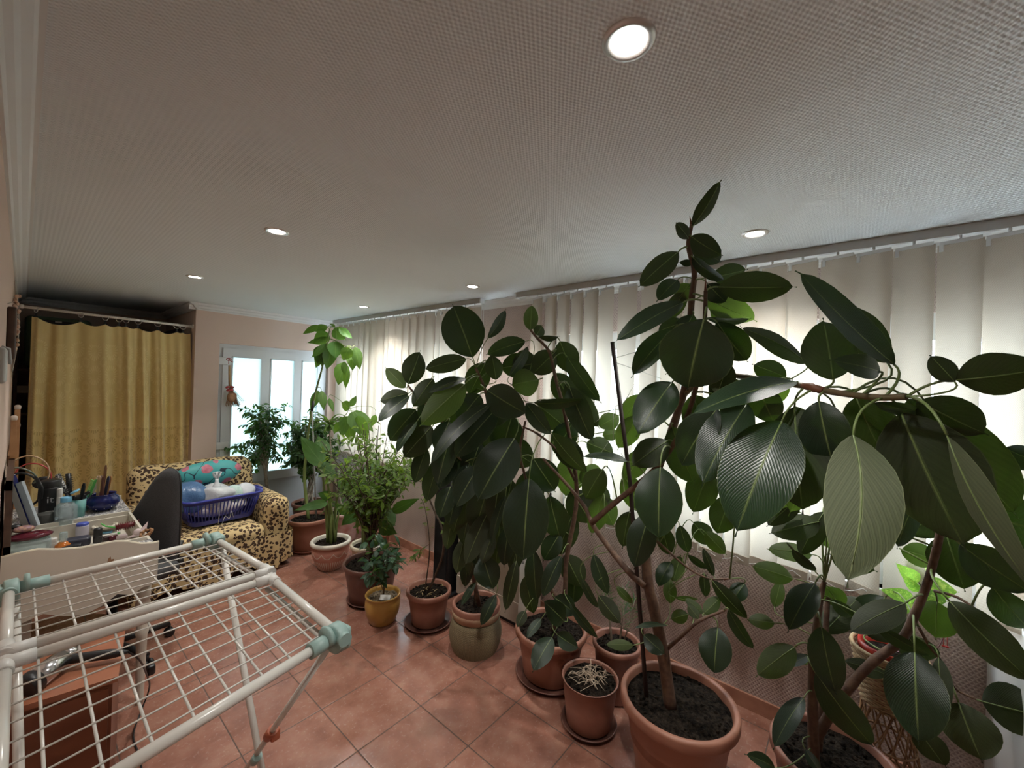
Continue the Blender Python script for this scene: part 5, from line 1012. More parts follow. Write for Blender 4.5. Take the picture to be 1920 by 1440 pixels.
for k in range(5):
    a = .15+k*2*PI/5; d = Vector((math.cos(a), math.sin(a), 0)); e = cs+d*.27; MB().tube([cs+Vector((0, 0, .10)), e+Vector((0, 0, .075))], [.024, .014], 8).build('base_arm', M_blk, oc)
    w_ = MB(); sd = Vector((-d.y, d.x, 0))
    for s_ in (-1, 1): w_.lathe([(0, -.009), (.022, -.009), (.026, 0), (.022, .009), (0, .009)], e+sd*.014*s_+Vector((0, 0, .026)), 18, M=frame(sd))
    w_.tube([e+Vector((0, 0, .03)), e+Vector((0, 0, .075))], .008, 6); w_.build('caster', M_blk, oc)
MB().rbox((.67, 3.30, .44), (.05, .05, .05), .02).build('knob', M_blk, oc)
# ------------------------------------------------------------------ dressing table
M_van = noisy('cream_white_paint', (.56, .52, .44), (.60, .56, .48), 5, .45); M_vedge = mat('paler_edge', (.66, .60, .47), .5)
M_vpat = mat('black_white_crackle_paper', (.7, .7, .66), .5); t = NT(M_vpat); nz = t.noise(t.obj(), 60, 5, .7); t.base(t.mix(t.math('GREATER_THAN', t.math('ABSOLUTE', t.math('SUBTRACT', nz, .5)), .055), (.05, .05, .07), (.68, .66, .62)))
vt = thing('dressing_table', (.21, 3.2, 0), 'cream white dressing table with wavy end board and turned legs against the left wall', 'dressing table')
VX0, VX1, VY0, VY1, VZ = LX+.012, .452, 2.66, 3.86, .78
MB().bx(VX0, VX1, 3.46, VY1, VZ-.018, VZ).build('table_top', M_vpat, vt); MB().bx(VX0, VX1+.004, 3.445, 3.46, VZ-.024, VZ+.001).build('top_edge', M_van, vt)
MB().bx(VX0, VX1+.004, VY1, VY1+.012, VZ-.024, VZ+.012).build('top_edge', M_van, vt)
MB().bx(VX0, VX1, VY0, 2.80, VZ-.012, VZ-.002).build('table_top', M_vpat, vt)
mb = MB(); mb.bx(VX0, VX1, 2.80, 3.445, .665, .68); mb.build('tray_floor', M_van, vt)
MB().bx(VX0+.05, VX1-.02, 2.80, 2.815, .68, VZ+.014).build('tray_wall', M_van, vt); MB().bx(VX1-.012, VX1, 2.80, 3.46, .66, VZ-.004).build('tray_wall', M_van, vt); MB().bx(VX0, VX1, 3.43, 3.445, .66, VZ-.02).build('tray_wall', M_van, vt)
mb = MB(); mb.bx(VX1-.018, VX1, VY0, VY1, .60, .665); mb.bx(VX0, VX1, VY1-.018, VY1, .60, VZ-.018); mb.bx(VX0, VX0+.015, VY0, VY1, .60, VZ-.02); mb.bx(VX1-.018, VX1, VY0, 2.80, .60, VZ-.012); mb.bx(VX1-.018, VX1, 3.46, VY1, .60, VZ-.02); mb.build('apron', M_van, vt)
up = [(-5, 1047), (40, 1036), (70, 1030), (110, 1030), (150, 1027), (185, 1021), (215, 1015), (240, 1015), (262, 1019), (285, 1018), (298, 1015)]
tops = [on_y(a, b_, 2.645) for a, b_ in up]; poly = [(p.x, p.z) for p in tops]; lowp = [(.452, .60), (.40, .60), (.36, .575), (.31, .60), (.26, .565), (.20, .545), (.14, .565), (.08, .60), (.0, .58), (VX0, .58)]
poly = [(max(VX0, a), b_) for a, b_ in poly]
MB().prism((poly+lowp), .018, Matrix(((1, 0, 0), (0, 0, -1), (0, 1, 0))), (0, 2.645, 0)).build('wavy_end_board', M_van, vt)
MB().tube([(a, 2.645, b_) for a, b_ in poly], .0055, 6).build('board_edge', M_vedge, vt)
mk = MB(); pc = on_y(205, 1052, 2.6345); mk.prism([(-.016, -.018), (-.004, -.022), (.0, -.012), (.014, -.004), (.016, .006), (.006, .006), (.004, .02), (-.004, .012), (-.006, .0)], .0012, Matrix(((1, 0, 0), (0, 0, -1), (0, 1, 0))), pc); mk.build('chipped_mark', mat('brown_chip', (.26, .14, .07), .6), vt)
def turned(x, y):
    MB().lathe([(0, 0), (.014, 0), (.016, .03), (.019, .2), (.022, .34), (.028, .36), (.022, .375), (.024, .42), (.030, .44), (.022, .455), (.026, .48), (.030, .50), (.026, .515), (.030, .52), (.030, .60), (0, .60)], (x, y, 0), 20).build('leg', M_van, vt)
for p in ((.41, 2.69), (.02, 2.70), (.41, 3.82), (.02, 3.82)): turned(*p)
# ------------------------------------------------------------------ brown bedside cabinet with hair dryer
M_mah = noisy('reddish_brown_veneer', (.30, .10, .05), (.36, .14, .075), 7, .35); M_mahd = noisy('dark_mahogany_side', (.16, .045, .02), (.20, .065, .03), 7, .35)
q = [Vector((-.032, 2.215)), Vector((.294, 2.085)), Vector((.294-.052, 2.49)), Vector((-.034, 2.56))]
bc = thing('bedside_cabinet', (.13, 2.3, 0), 'reddish brown wooden bedside cabinet under the drying rack, by the left wall', 'cabinet')
Ax = Vector((.985, -.17, 0)).normalized(); Ay = Vector((.17, .985, 0)); cM = Matrix((Ax, Ay, Vector((0, 0, 1)))).transposed(); cc = Vector((.125, 2.305, 0))
MB().box(cc+Vector((0, 0, .49)), (.33, .36, .02), cM).build('cabinet_top', M_mah, bc); MB().box(cc+Vector((0, 0, .245)), (.30, .34, .47), cM).build('body', M_mahd, bc)
MB().box(cc+cM @ Vector((0, -.176, .245)), (.28, .012, .44), cM).build('door', M_mahd, bc)
hd = thing('hair_dryer', (.1, 2.3, .50), 'black hair dryer with chrome barrel lying on the brown bedside cabinet', 'hair dryer')
A0, A1_ = on_z(60, 1280, .53), on_z(118, 1235, .545); dv = (A1_-A0); M_chr = mat('chrome_barrel', (.6, .6, .61), .22, 1)
MB().tube([A0, A1_], [.040, .036], 20).build('barrel', M_chr, hd); MB().tube([A0-dv.normalized()*.03, A0+dv.normalized()*.01], [.042, .041], 20).build('nozzle', M_blk, hd); MB().tube([A1_, A1_+dv.normalized()*.05], [.032, .02], 16).build('rear_cap', M_chr, hd)
H0, H1 = A1_+Vector((0, 0, -.005)), on_z(240, 1222, .528); MB().tube(spline([H0, H0.lerp(H1, .3), H0.lerp(H1, .7), H1], 4), [.020, .019, .018, .017, .017, .018, .018, .018, .018, .016, .014, .010, .006], 12).build('handle', M_blk, hd)
cordp = spline([H1, on_z(262, 1238, .45), on_z(275, 1265, .30), on_z(280, 1290, .1), on_z(262, 1340, .006), on_z(250, 1380, .006), on_z(262, 1420, .006), on_z(268, 1460, .006)], 6)
MB().tube(cordp, .0035, 6).build('cord', M_blk, hd)
pg = on_z(283, 1255, .30); MB().rbox(pg, (.03, .035, .045), .01).build('plug', M_blk, hd)
# ------------------------------------------------------------------ drying rack
M_rackw = mat('white_enamel_tube', (.66, .64, .59), .25); M_rackp = mat('white_rack_plastic', (.66, .65, .62), .4); M_sage = mat('sage_green_plastic', (.30, .43, .40), .45); M_rust = mat('rust_red_clip', (.42, .12, .06), .5)
rk = thing('drying_rack', (.28, 1.55, 0), 'folding laundry drying rack with white wire grid in the left foreground', 'drying rack')
Zr = .95; FR, FL = Vector((.541, 2.055, Zr)), Vector((-.012, 2.02, Zr)); MRa, MLa = Vector((.584, 1.590, Zr)), Vector((-.012, 1.578, Zr)); MRb, MLb = Vector((.568, 1.530, Zr)), Vector((-.012, 1.518, Zr)); NR, NL = Vector((.570, 1.066, Zr)), Vector((-.012, .955, Zr-.01))
R_ = .0125
def bar(name, a, b_, r=R_, m_=None, par=None): return MB().tube([a, b_], r, 14).build(name, m_ or M_rackw, par or rk)
dn = Vector((0, 0, -.032))
for nm, a, b_ in (('frame_bar', FL, FR), ('frame_bar', FR, MRa), ('frame_bar', FL, MLa), ('frame_bar', MLa, MRa), ('frame_bar', MLb, MRb), ('frame_bar', MRb, NR), ('frame_bar', MLb, NL), ('frame_bar', NL, NR)): bar(nm, a, b_)
bar('lower_rail', MRa.lerp(FR, .0)+dn+Vector((-.012, 0, 0)), FR+dn+Vector((-.012, -.02, 0)), .008); bar('lower_rail', MRb+dn+Vector((-.012, 0, 0)), NR+dn+Vector((-.012, .05, 0)), .008)
def wires(A0, B0, A1_, B1_, n, inset=.07):
    for k in range(n):
        f = inset + (1-2*inset)*k/(n-1); a, b_ = A0.lerp(A1_, f), B0.lerp(B1_, f); MB().tube([a+Vector((0, 0, -.004)), b_+Vector((0, 0, -.004))], .0021, 6).build('long_wire', M_rackw, rk)
wires(FL, FR, MLa, MRa, 8, .10); wires(MLb, MRb, NL, NR, 8, .09)
for k in range(8):
    f = .09+.117*k
    for a, b_ in ((FL.lerp(FR, f), MLa.lerp(MRa, f)), (MLb.lerp(MRb, f), NL.lerp(NR, f))): MB().tube([a+Vector((0, 0, -.0085)), b_+Vector((0, 0, -.0085))], .0030, 7).build('cross_wire', M_rackw, rk)
for c, d in ((MRa, (MLa-MRa)), (MRb, (MLb-MRb)), (MLa, (MRa-MLa)), (MLb, (MRb-MLb))):
    d = d.normalized(); MB().tube([c-d*.012, c+d*.05], .0165, 16).build('corner_sleeve', M_rackp, rk)
for c, e in ((MRa, FR), (MRb, NR), (MLa, FL), (MLb, NL)): d = (e-c).normalized(); MB().tube([c-d*.014, c+d*.045], .0165, 16).build('corner_sleeve', M_rackp, rk)
def hinge(c, ax_long, ax_side):
    a, s_ = ax_long.normalized(), ax_side.normalized(); mb = MB()
    mb.tube([c+a*.020, c+a*.085], .0195, 18); mb.tube([c+s_*-.008+Vector((0, 0, .002)), c+s_*-.04], .018, 18)
    mb.lathe([(0, -.016), (.034, -.016), (.038, -.012), (.038, .012), (.034, .016), (0, .016)], c+a*.004+Vector((0, 0, -.006)), 28, M=frame(a)); mb.lathe([(0, -.006), (.026, -.006), (.028, 0), (.026, .006), (0, .006)], c+a*.036+Vector((0, 0, .012)), 24, M=frame(a))
    mb.rbox(c-a*.016+Vector((0, 0, -.012)), (.026, .05, .062), .012, M=frame(Vector((0, 0, 1)), a)); return mb.build('hinge', M_sage, rk)
hinge(NR, NL-NR, MRb-NR); hinge(NL, NR-NL, MLb-NL); hinge(FR, FL-FR, FR-MRa); hinge(FL, FR-FL, FL-MLa)
for sx in (0, 1):
    x0 = .565 if sx else .012
    a, b_ = Vector((x0-.012, 2.02, .93)), Vector((x0+.03, 1.47, .012)); bar('leg', a, b_, .0115)
    c, d = Vector((x0, 1.085, .925)), Vector((x0+.055*0+.012, 1.85, .012)); bar('leg', c, d, .0095)
    q = c.lerp(d, .54); dr = (d-c).normalized(); M_ = MB().tube([q-dr*.03, q+dr*.03], .017, 12); M_.rbox(q+Vector((.012, 0, -.01)), (.03, .03, .04), .008); M_.build('red_clip', M_rust, rk)
    q = Vector((x0+.02, 1.628, .262)); MB().tube([q-dr*.028+Vector((-.012, 0, 0)), q+dr*.02+Vector((-.012, 0, 0))], .015, 12).build('pivot_clip', M_sage, rk)
bar('foot_bar', Vector((.042, 1.47, .012)), Vector((.595, 1.47, .012)), .0115); bar('foot_bar', Vector((.024, 1.85, .012)), Vector((.577, 1.85, .012)), .0095)
# ------------------------------------------------------------------ things on the dressing table
def spot(px, py, z): p = on_z(px, py, z); return p, (p-EYE).dot(FW)/F_PX
def T_(o, lab, cat, grp=None): return tag(o, lab, cat, grp)
Zt, Zf = VZ, .68
def col(name, c1, r=.4, metal=0): return mat(name, c1, r, metal)
M_teal = col('teal_plastic', (.16, .38, .36)); M_green = col('green_comb_plastic', (.12, .52, .12)); M_pinkp = col('pale_pink_plastic', (.62, .50, .50)); M_navy = col('navy_glaze', (.008, .012, .09), .15); M_gold2 = col('gold', (.5, .35, .1), .3, .5)
M_clear = plastic('clear_plastic', (.62, .70, .72), .30); M_sky = col('sky_blue_cap', (.17, .45, .66)); M_maroon = col('maroon_gloss', (.09, .01, .02), .12); M_amber = col('amber_liquid', (.55, .17, .03), .2); M_wp = col('white_jar_plastic', (.66, .64, .60)); M_bl2 = col('blue_lid', (.06, .09, .42)); M_brush = col('dark_red_brush', (.16, .02, .025)); M_bei = col('beige_band', (.60, .42, .26)); M_redb = col('red_band', (.42, .05, .05)); M_lace = noisy('beige_lace', (.55, .50, .40), (.65, .6, .5), 80, .8)
# mirror leaning on the wall and white tilted frame
mr = thing('leaning_mirror', (LX+.03, 3.45, VZ), 'narrow dark-framed mirror standing on the dressing table against the wall', 'mirror')
Y0, Y1 = 2.98, 3.75; mb = MB()
for a, b_, c, d in ((Y0, Y0+.04, Zt, 1.12), (Y1-.04, Y1, Zt, 1.12), (Y0, Y1, 1.08, 1.12), (Y0, Y1, Zt, Zt+.04)): mb.bx(LX+.012, LX+.034, a, b_, c, d)
mb.build('mirror_frame', M_wbrown, mr); MB().bx(LX+.014, LX+.024, Y0+.04, Y1-.04, Zt+.04, 1.08).build('mirror_glass', mat('mirror_silver', (.6, .6, .6), .05, 1), mr)
p0, k0_ = spot(56, 995, Zt); tp = at(18, 893, k0_*F_PX*1.0); wfr = thing('tilted_white_frame', p0, 'white tilted photo frame with navy stripe leaning on the mirror', 'frame')
d = (tp-p0); Lf = d.length; Mf = frame(d, Vector((.5, -.85, 0))); mid = p0+d*.5
MB().box(mid, (.055, .016, Lf), Mf).build('board', M_wp, wfr); MB().box(mid+Mf @ Vector((.028, -.001, 0)), (.004, .018, Lf*.98), Mf).build('navy_stripe', M_navy, wfr); MB().box(mid+Mf @ Vector((.052, .0, -.02)), (.045, .012, Lf*.8), Mf).build('pale_panel', col('pale_blue_panel', (.42, .48, .52)), wfr)
def loop(cx, cy, rx_, ry_, dist, r, m_, name, lab, cat, tilt=0, a0=0, a1=2*PI):
    pts = []
    for i in range(25):
        a = a0+(a1-a0)*i/24; x_ = rx_*math.cos(a); y_ = ry_*math.sin(a); pts.append(at(cx+x_*math.cos(tilt)-y_*math.sin(tilt), cy+x_*math.sin(tilt)+y_*math.cos(tilt), dist+.04*math.cos(a)))
    return T_(MB().tube(pts, r, 6, closed=(a1-a0 > 6.2)).build(name, m_), lab, cat)
loop(55, 885, 38, 30, 2.45, .004, M_bei, 'hair_band', 'thin beige hair band, the largest loop above the dressing table clutter', 'hair band', a0=2.6, a1=6.9)
loop(62, 893, 34, 24, 2.52, .004, M_redb, 'hair_band', 'red hair band tucked behind the beige loop', 'hair band', a0=2.9, a1=6.6)
loop(42, 892, 28, 13, 2.40, .005, col('grey_green_band', (.16, .20, .15)), 'hair_band', 'grey-green hair band low on the frame top', 'hair band', tilt=.3, a0=3.0, a1=6.9)
for i in range(3): loop(44+3*i, 918+2*i, 34-3*i, 30-3*i, 2.36+.02*i, .006, M_blk, 'coiled_black_cable', 'black cable hanging in loops over the white frame' , 'cable', tilt=.5) if i == 0 else None
mbc = MB()
for i in range(4): mbc.tube([at(66+2*i, 893+i*2, 2.34), at(74+2*i, 915, 2.33), at(72+2*i, 935, 2.34)], .005, 6)
T_(mbc.build('black_ribbon_bundle', M_blk), 'bundle of shiny black ribbons beside the black spray can', 'ribbon')
def can(px, py, z, wpx, hpx, m_, name, lab, cat, capm=None, capf=.0, shoulder=.0, n=24):
    p, k = spot(px, py, z); r, h = wpx*k/2*.9, hpx*k*.95; th = thing(name, p, lab, cat)
    hb = h*(1-capf)
    pr = [(0, 0), (r*.96, 0), (r, .003), (r, hb-.004-(shoulder*r))] + ([(r*.45, hb)] if shoulder else [(r*.97, hb)]) + [(0, hb)]
    MB().lathe(pr, p, n).build('body', m_, th)
    if capf: rc = r*(.5 if shoulder else .96); MB().lathe([(rc, hb), (rc, h-.004), (rc*.9, h), (0, h)], p, n).build('cap', capm or m_, th)
    return th, p, r, h
c1, p1, r1, h1 = can(93, 968, Zt, 33, 72, M_blk, 'hairspray_can', 'tall black hairspray can with grey lettering "it" among the brushes', 'spray can', capf=.2)
def text(s_, size, p, M, m_, parent):
    cu_ = bpy.data.curves.new('lettering', 'FONT'); cu_.body = s_; cu_.size = size; cu_.extrude = .0004; cu_.align_x = 'CENTER'; o_ = bpy.data.objects.new('tmp', cu_); COL.objects.link(o_)
    dg = bpy.context.evaluated_depsgraph_get(); me = bpy.data.meshes.new_from_object(o_.evaluated_get(dg)); bpy.data.objects.remove(o_)
    me.transform(M.to_4x4()); me.transform(Matrix.Translation(Vector(p)-BASE[parent.name])); me.materials.clear(); me.materials.append(m_); o2 = bpy.data.objects.new('lettering', me); COL.objects.link(o2); o2.parent = parent; BASE[o2.name] = BASE[parent.name]
def facing(p): e = EYE-Vector(p); e.z = 0; e.normalize(); x_ = Vector((-e.y, e.x, 0)); return Matrix((x_, Vector((0, 0, 1)), e)).transposed(), e
Mt, et = facing(p1); text('it', .055, p1+et*(r1+.001)+Vector((0, 0, h1*.42)), Mt, col('grey_print', (.4, .4, .42)), c1)
MB().box(p1+et*(r1+.0006)+Vector((0, 0, h1*.16)), (.035, .015, .001), Mt).build('small_sticker', M_wp, c1)
c2, p2, r2, h2 = can(82, 1012, Zf, 30, 52, M_blk, 'hair_mousse_can', 'shorter matte black can with grey-black cap in front of the hairspray', 'spray can', capm=col('charcoal_cap', (.04, .04, .035), .7), capf=.5)
can(110, 968, Zt, 10, 55, M_wp, 'white_tube', 'slim white cosmetic tube behind the clear bottle', 'tube', capf=.3)
c3, p3, r3, h3 = can(122, 1000, Zf+.02, 34, 72, M_clear, 'clear_bottle', 'clear plastic bottle with open sky-blue flip cap', 'bottle', capm=M_sky, capf=.13, shoulder=.5)
MB().lathe([(0, 0), (.022, 0), (.022, .006), (0, .006)], p3+Vector((.035, 0, h3+.022)), 20, M=ry(-.5)).build('flip_lid', M_sky, c3)
Mt, et = facing(p3); MB().box(p3+Mt @ Vector((r3*.72, .045, r3*.72)), (.018, .06, .001), Mt @ ry(.8)).build('small_print_label', M_wp, c3)
def cup(px, py, w_, h_, lab):
    p, k = spot(px, py, Zt); r, h = w_*k/2, h_*k; th = thing('teal_cup', p, lab, 'cup', 'teal cups on the dressing table'); MB().lathe([(0, 0), (r*.85, 0), (r, h), (r*.93, h), (r*.8, .004), (0, .004)], p, 20).build('cup_body', M_teal, th); return p, k, h, r
q1, k1, hh1, rr1 = cup(147, 968, 20, 32, 'teal plastic cup holding black clips, left of the blue bowl'); q2, k2, hh2, rr2 = cup(157, 958, 12, 30, 'narrower teal cup behind the first, holding the green comb')
def stick(a, b_, w_, t__, m_, name, lab, cat, grp=None, tip=0):
    d = b_-a; Mx = frame(d, RT); mb = MB(); hw = w_/2; mb.prism([(-hw, 0), (hw, 0), (hw, d.length*.9), (hw*.5, d.length), (-hw*.5, d.length), (-hw, d.length*.9)], t__, Matrix((Mx.col[0], Mx.col[2], -Mx.col[1])).transposed(), a); return T_(mb.build(name, m_), lab, cat, grp)
stick(q1+Vector((0, 0, .02)), at(158, 906, k1*F_PX), .02, .005, M_blk, 'black_hair_clip', 'black hair clip standing up in the teal cup', 'hair clip')
mb = MB(); mb.rbox(q1+Vector((0, 0, hh1+.012)), (.06, .025, .03), .008, M=rz(.4)); mb.rbox(q1+Vector((.02, .01, hh1+.02)), (.06, .018, .02), .006, M=ry(-.5)); T_(mb.build('black_claw_clip', M_blk), 'black claw clips on top of the teal cup', 'hair clip')
def comb(a, b_, w_, m_, lab, nt=16):
    d = b_-a; L = d.length; Mx = frame(d, RT); Mq = Matrix((Mx.col[0], Mx.col[2], -Mx.col[1])).transposed(); mb = MB(); mb.prism([(w_*.15, 0), (w_*.5, L*.3), (w_*.5, L), (w_*.15, L*.97), (w_*.1, L*.3)], .004, Mq, a)
    for i in range(nt): y_ = L*(.34+.6*i/nt); mb.prism([(-w_*.5, y_+L*.02), (w_*.15, y_), (w_*.15, y_+L*.02), (-w_*.5, y_+L*.028)], .003, Mq, a)
    return T_(mb.build('comb', m_), lab, 'comb')
comb(q2+Vector((0, 0, .03)), at(177, 897, k2*F_PX), .035, M_green, 'bright green plastic comb leaning right out of the cup')
comb(q2+Vector((.01, .02, .03)), at(188, 890, k2*F_PX+.04), .03, M_pinkp, 'pale pink comb behind the green comb')
# round brushes
def rbrush(a, b_, r, m_, mb_, lab, pat=False):
    d = b_-a; th = thing('round_hair_brush', a, lab, 'hair brush'); MB().tube([a, a+d*.45], [r*.5, r*.4], 10).build('handle', M_blk, th); MB().tube([a+d*.42, b_], r*.72, 16).build('barrel', mb_, th)
    u = d.orthogonal().normalized(); v = d.normalized().cross(u); mb = MB()
    for i in range(9):
        for j in range(12): c = a+d*(.46+.06*i); n_ = u*math.cos(j*PI/6+i*.2)+v*math.sin(j*PI/6+i*.2); mb.tube([c+n_*r*.7, c+n_*r*1.15], .0012, 4)
    mb.build('bristles', m_, th)
M_chk = mat('silver_checked_barrel', (.5, .5, .5), .3, .4); t = NT(M_chk); ck = t.n('ShaderNodeTexChecker'); ck.inputs['Scale'].default_value = 130; t.l(t.obj(), ck.inputs[0]); ck.inputs[1].default_value = (.5, .5, .5, 1); ck.inputs[2].default_value = (.02, .02, .02, 1); t.base(ck.outputs[0])
rbrush(at(135, 950, 2.60), at(108, 890, 2.62), .019, M_blk, M_chk, 'round brush with silver checked barrel leaning left'); rbrush(at(132, 955, 2.66), at(128, 888, 2.66), .019, M_blk, M_blk, 'round black bristle brush behind the checked one')
hb = MB().ell(at(82, 905, 2.6), (.05, .012, .04), 16); T_(hb.build('black_paddle_brush', M_blk), 'black paddle brush head behind the hairspray can', 'hair brush')
# blue bowl with nail files
pb, kb = spot(192, 956, Zt); rb_ = 24*kb; bw = thing('blue_bowl', pb, 'dark blue round glazed bowl with tiny white dots holding nail files', 'bowl')
MB().lathe([(0, 0), (rb_*.5, 0), (rb_*.85, .02), (rb_, .052), (rb_*.92, .08), (rb_*.72, .096), (rb_*.78, .104), (rb_*.70, .102), (rb_*.66, .092), (rb_*.8, .07), (rb_*.85, .05), (rb_*.6, .01), (0, .006)], pb, 32).build('bowl_body', M_navy, bw)
mb = MB(); Mt, et = facing(pb)
for dx, dz in ((-.5, .04), (-.15, .045), (-.35, .025), (.1, .025), (.35, .045), (.5, .03)): mb.ell(pb+Mt @ Vector((dx*rb_, dz, math.sqrt(max(0, 1-dx*dx))*rb_*(.97 if dz < .04 else .93))), .0022, 6)
mb.build('white_dots', M_wp, bw)
for i, (xb, xt, yt, m_, lab) in enumerate(((182, 186, 892, M_bei, 'beige nail file at the left of the blue bowl'), (188, 194, 893, col('maroon_file', (.22, .09, .08)), 'maroon nail file in the middle of the blue bowl'), (190, 199, 872, col('tortoise_file', (.25, .13, .07)), 'pointed tortoiseshell letter-opener, tallest in the blue bowl'), (194, 204, 893, col('navy_file', (.05, .06, .12)), 'navy nail file in the blue bowl'), (197, 208, 893, col('orange_file', (.62, .32, .12)), 'orange-edged nail file at the right of the blue bowl'))):
    a = at(xb, 940, kb*F_PX+.01*i); b2 = at(xt, yt, kb*F_PX+.01*i); stick(a, b2, .017, .003, m_, 'nail_file', lab, 'nail file')
# tray contents
tp_, kk = spot(238, 993, Zf+.05); bx0, bx1 = tp_+Vector((-.045, .01, .02)), tp_+Vector((.05, -.01, .03)); th = thing('red_round_brush', tp_, 'dark red spiky round hair brush lying in the open tray', 'hair brush'); MB().tube([bx0, bx1], .013, 12).build('barrel', M_brush, th)
mb = MB(); d = (bx1-bx0); u = d.orthogonal().normalized(); v = d.normalized().cross(u)
for i in range(11):
    for j in range(12): c = bx0+d*(i/10); n_ = u*math.cos(j*PI/6)+v*math.sin(j*PI/6); mb.tube([c+n_*.012, c+n_*.022], .0012, 4)
mb.build('bristles', M_brush, th); MB().tube([bx0, bx0+Vector((-.04, .02, .012)), bx0+Vector((-.06, .03, .03))], .004, 8).build('handle', M_green, th)
can(183, 1017, Zf+.02, 14, 28, M_blk, 'black_lipstick', 'glossy black lipstick tube standing at the front of the tray', 'lipstick', capf=.55)
for i, (px, py, s_, m_, nm, lab, ct) in enumerate(((197, 1010, (.045, .03, .025), col('dark_compact', (.04, .02, .02), .2), 'makeup_palette', 'small dark makeup palette right of the black lipstick', 'makeup'), (212, 1008, (.04, .03, .024), M_maroon, 'makeup_palette', 'second dark makeup palette, nearer the tray right end', 'makeup'), (205, 1003, (.10, .012, .012), M_wp, 'white_pen', 'white pen lying across the makeup palettes', 'pen'), (228, 1006, (.05, .035, .02), M_pinkp, 'pink_pouch', 'pink and white small pouch at the right front of the tray', 'pouch'), (146, 1016, (.10, .07, .05), col('navy_box', (.03, .03, .05), .4), 'dark_notebook', 'stack-like dark navy case in the tray behind the wavy board', 'case'), (135, 1025, (.08, .05, .03), col('black_case', (.02, .02, .025), .4), 'black_case', 'flat black case below the navy case', 'case'), (218, 1000, (.03, .015, .012), M_green, 'green_clip', 'little green clip beside the pink pouch', 'hair clip'), (200, 998, (.05, .02, .01), M_sky, 'blue_packet', 'small blue packet under the white pen', 'packet'))):
    p, k = spot(px, py, Zf+s_[2]/2); T_(MB().rbox(p, s_, min(s_)*.3, M=rz(.3-.1*i)).build(nm, m_), lab, ct)
can(154, 1003, Zf+.02, 20, 24, col('lilac_jar', (.5, .48, .56)), 'cream_jar', 'pale lilac jar with blue lid in the tray', 'jar', capm=M_bl2, capf=.2)
can(97, 1030, Zf, 16, 22, M_wp, 'white_jar', 'small white screw-cap jar behind the wavy board', 'jar', capf=.4)
can(118, 1032, Zf, 24, 36, M_amber, 'amber_bottle', 'small bottle of amber liquid with clear pump cap', 'bottle', capm=M_clear, capf=.5, shoulder=.4)
p, k = spot(55, 1030, Zf+.03); gj = thing('glass_box', p, 'clear glass box with glossy maroon lid at the left end behind the wavy board', 'box'); MB().rbox(p+Vector((0, .02, .01)), (.15, .10, .07), .012).build('glass_body', M_clear, gj); MB().ell(p+Vector((0, .02, .065)), (.085, .055, .02), 20).build('lid', M_maroon, gj)
mb = MB(); mb.ell(p+Vector((-.02, .04, .10)), (.04, .03, .018), 14); T_(mb.build('floral_hair_clip', noisy('purple_floral', (.16, .05, .12), (.5, .3, .2), 60, .4)), 'purple and gold floral hair clip lying on the maroon lid', 'hair clip')
mb = MB(); mb.ell(p+Vector((-.05, .06, .115)), (.025, .02, .012), 12); T_(mb.build('black_button_cap', M_blk), 'round black cap on the hair clip at the far left', 'cap')
p, k = spot(274, 1000, Zf+.10); mb = MB()
for i in range(14): a = i*.9; mb.tube([p+Vector((.022*math.cos(a), .018*math.sin(a), .012*math.sin(i))), p+Vector((.026*math.cos(a+.8), .022*math.sin(a+.8), .018*math.sin(i+1)))], .006, 6)
T_(mb.build('scrunchie', noisy('ginger_brown', (.22, .10, .04), (.34, .18, .08), 90, .7, .5)), 'ginger brown scrunchie at the right end of the tray', 'scrunchie')
mb = MB(); p, k = spot(258, 998, Zf+.09); mb.prism([(-.05, -.02), (0, .0), (.045, .05), (.035, .0), (.01, -.02)], .004, frame((0, -1, .4), (1, 0, 0)), p); mb.ell(p, (.02, .012, .02), 12); T_(mb.build('pink_bow', M_pinkp), 'translucent pink bow beside the ginger scrunchie', 'bow')
p, k = spot(197, 990, Zf+.03); mb = MB(); mb.tube([p+Vector((.05*math.cos(a*PI/12), .035*math.sin(a*PI/12), .01+.006*math.sin(a*3))) for a in range(24)], .009, 6, closed=True); mb.lathe([(0, 0), (.05, 0), (.05, .004), (0, .004)], p, 24, sy=.7); T_(mb.build('lace_doily', M_lace), 'beige ruffled lace doily in the open tray', 'doily')
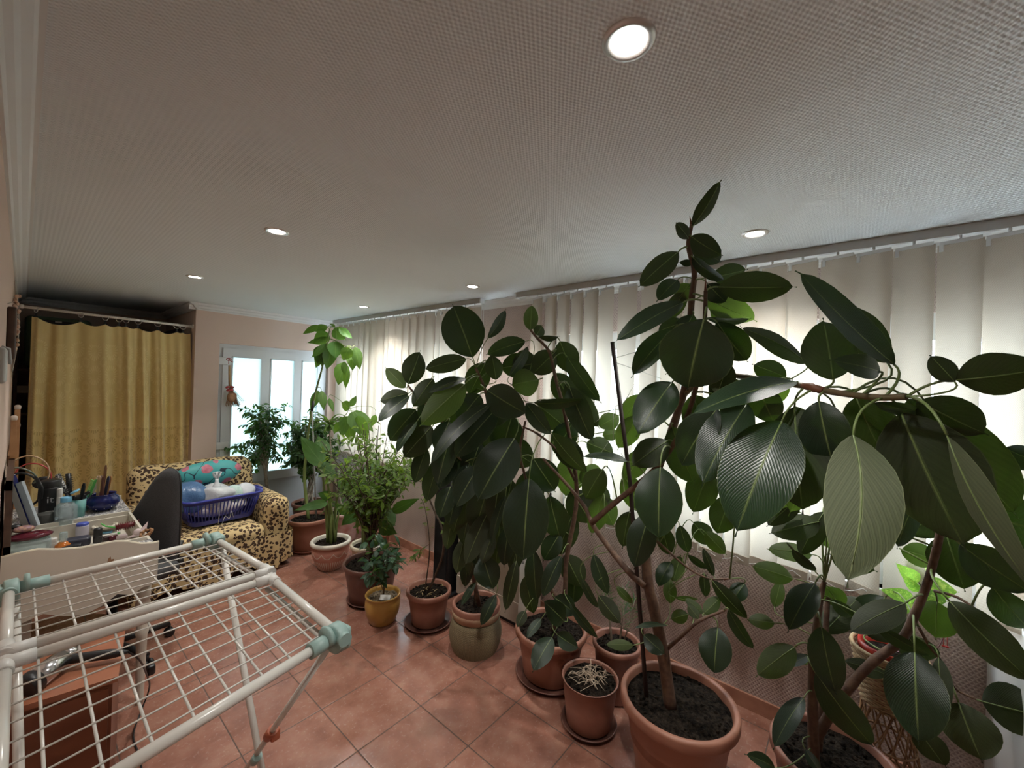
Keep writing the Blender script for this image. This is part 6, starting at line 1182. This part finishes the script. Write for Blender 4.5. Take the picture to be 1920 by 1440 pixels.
# ------------------------------------------------------------------ cabinet and bags at the right edge, heater cabinet behind the pots
cb = thing('white_side_cabinet', (2.2, -.75, 0), 'white side cabinet at the right picture edge, below the window', 'cabinet')
M_wc = noisy('white_laminate', (.52, .50, .48), (.57, .55, .53), 3, .4); MB().bx(1.98, WX-.016, -1.05, -.43, .06, .80).build('body', M_wc, cb); MB().bx(1.99, WX-.02, -1.04, -.45, 0, .06).build('plinth', M_wc, cb); MB().bx(1.97, WX-.016, -1.06, -.42, .80, .82).build('top_panel', M_wc, cb); MB().bx(1.965, 1.98, -1.04, -.75, .08, .78).build('door', M_wc, cb); MB().bx(1.965, 1.98, -.74, -.44, .08, .78).build('door', M_wc, cb)
M_brn = noisy('crumpled_brown_paper', (.36, .26, .18), (.52, .42, .32), 14, .7, .8, dist=.02)
bag('brown_paper_bag', (2.22, -.56, .955), (.36, .20, .26), M_brn, 'crumpled light brown paper bag on the white side cabinet', 'bag', 8, k=.05, f=22)
bag('patterned_cloth_bundle', (2.06, -.60, .87), (.16, .22, .10), noisy('floral_grey_cloth', (.25, .2, .18), (.45, .4, .36), 30, .8, .5), 'grey patterned cloth bundle at the edge of the white cabinet', 'cloth', 9, k=.03)
ht = thing('heater_cabinet', (2.25, 1.98, 0), 'beige gas heater cabinet behind the rubber plant pots along the window wall', 'heater')
M_hb = noisy('beige_enamel', (.46, .40, .32), (.52, .46, .38), 4, .4); MB().bx(2.185, 2.44, 1.70, 2.31, .03, .78).build('body', M_hb, ht); MB().bx(2.179, 2.187, 1.70, 2.31, .035, .17).build('lower_panel', M_hb, ht); MB().bx(2.20, 2.42, 1.72, 2.29, 0, .03).build('base', M_blk, ht)
MB().bx(2.180, 2.186, 1.79, 1.835, .20, .27).build('rating_label', col('small_label', (.30, .27, .22)), ht)
for z in (.5, .56, .62, .68): MB().bx(2.181, 2.187, 1.78, 2.23, z, z+.012).build('vent_slot', M_blk, ht)
bs = thing('black_tower_speaker', (2.25, 2.47, 0), 'tall black tower speaker beside the beige heater cabinet', 'speaker'); MB().rbox((2.22, 2.44, .46), (.20, .17, .88), .01).build('cabinet', M_blk, bs); MB().rbox((2.22, 2.44, .012), (.26, .23, .022), .008).build('base', M_blk, bs)
MB().bx(2.116, 2.121, 2.37, 2.51, .08, .88).build('speaker_grille', noisy('black_cloth', (.008, .008, .008), (.014, .014, .014), 300, .9), bs)
# small terracotta pot by the far wall
rnd = random.Random(60)
th = potted('small_terracotta_pot', 2.33, 3.55, .075, .14, 'small empty-looking terracotta pot by the skirting under the far blind', cat='flower pot', potm=M_terra2, rb=.05, rim=.025, lip=.008, soil=.02)
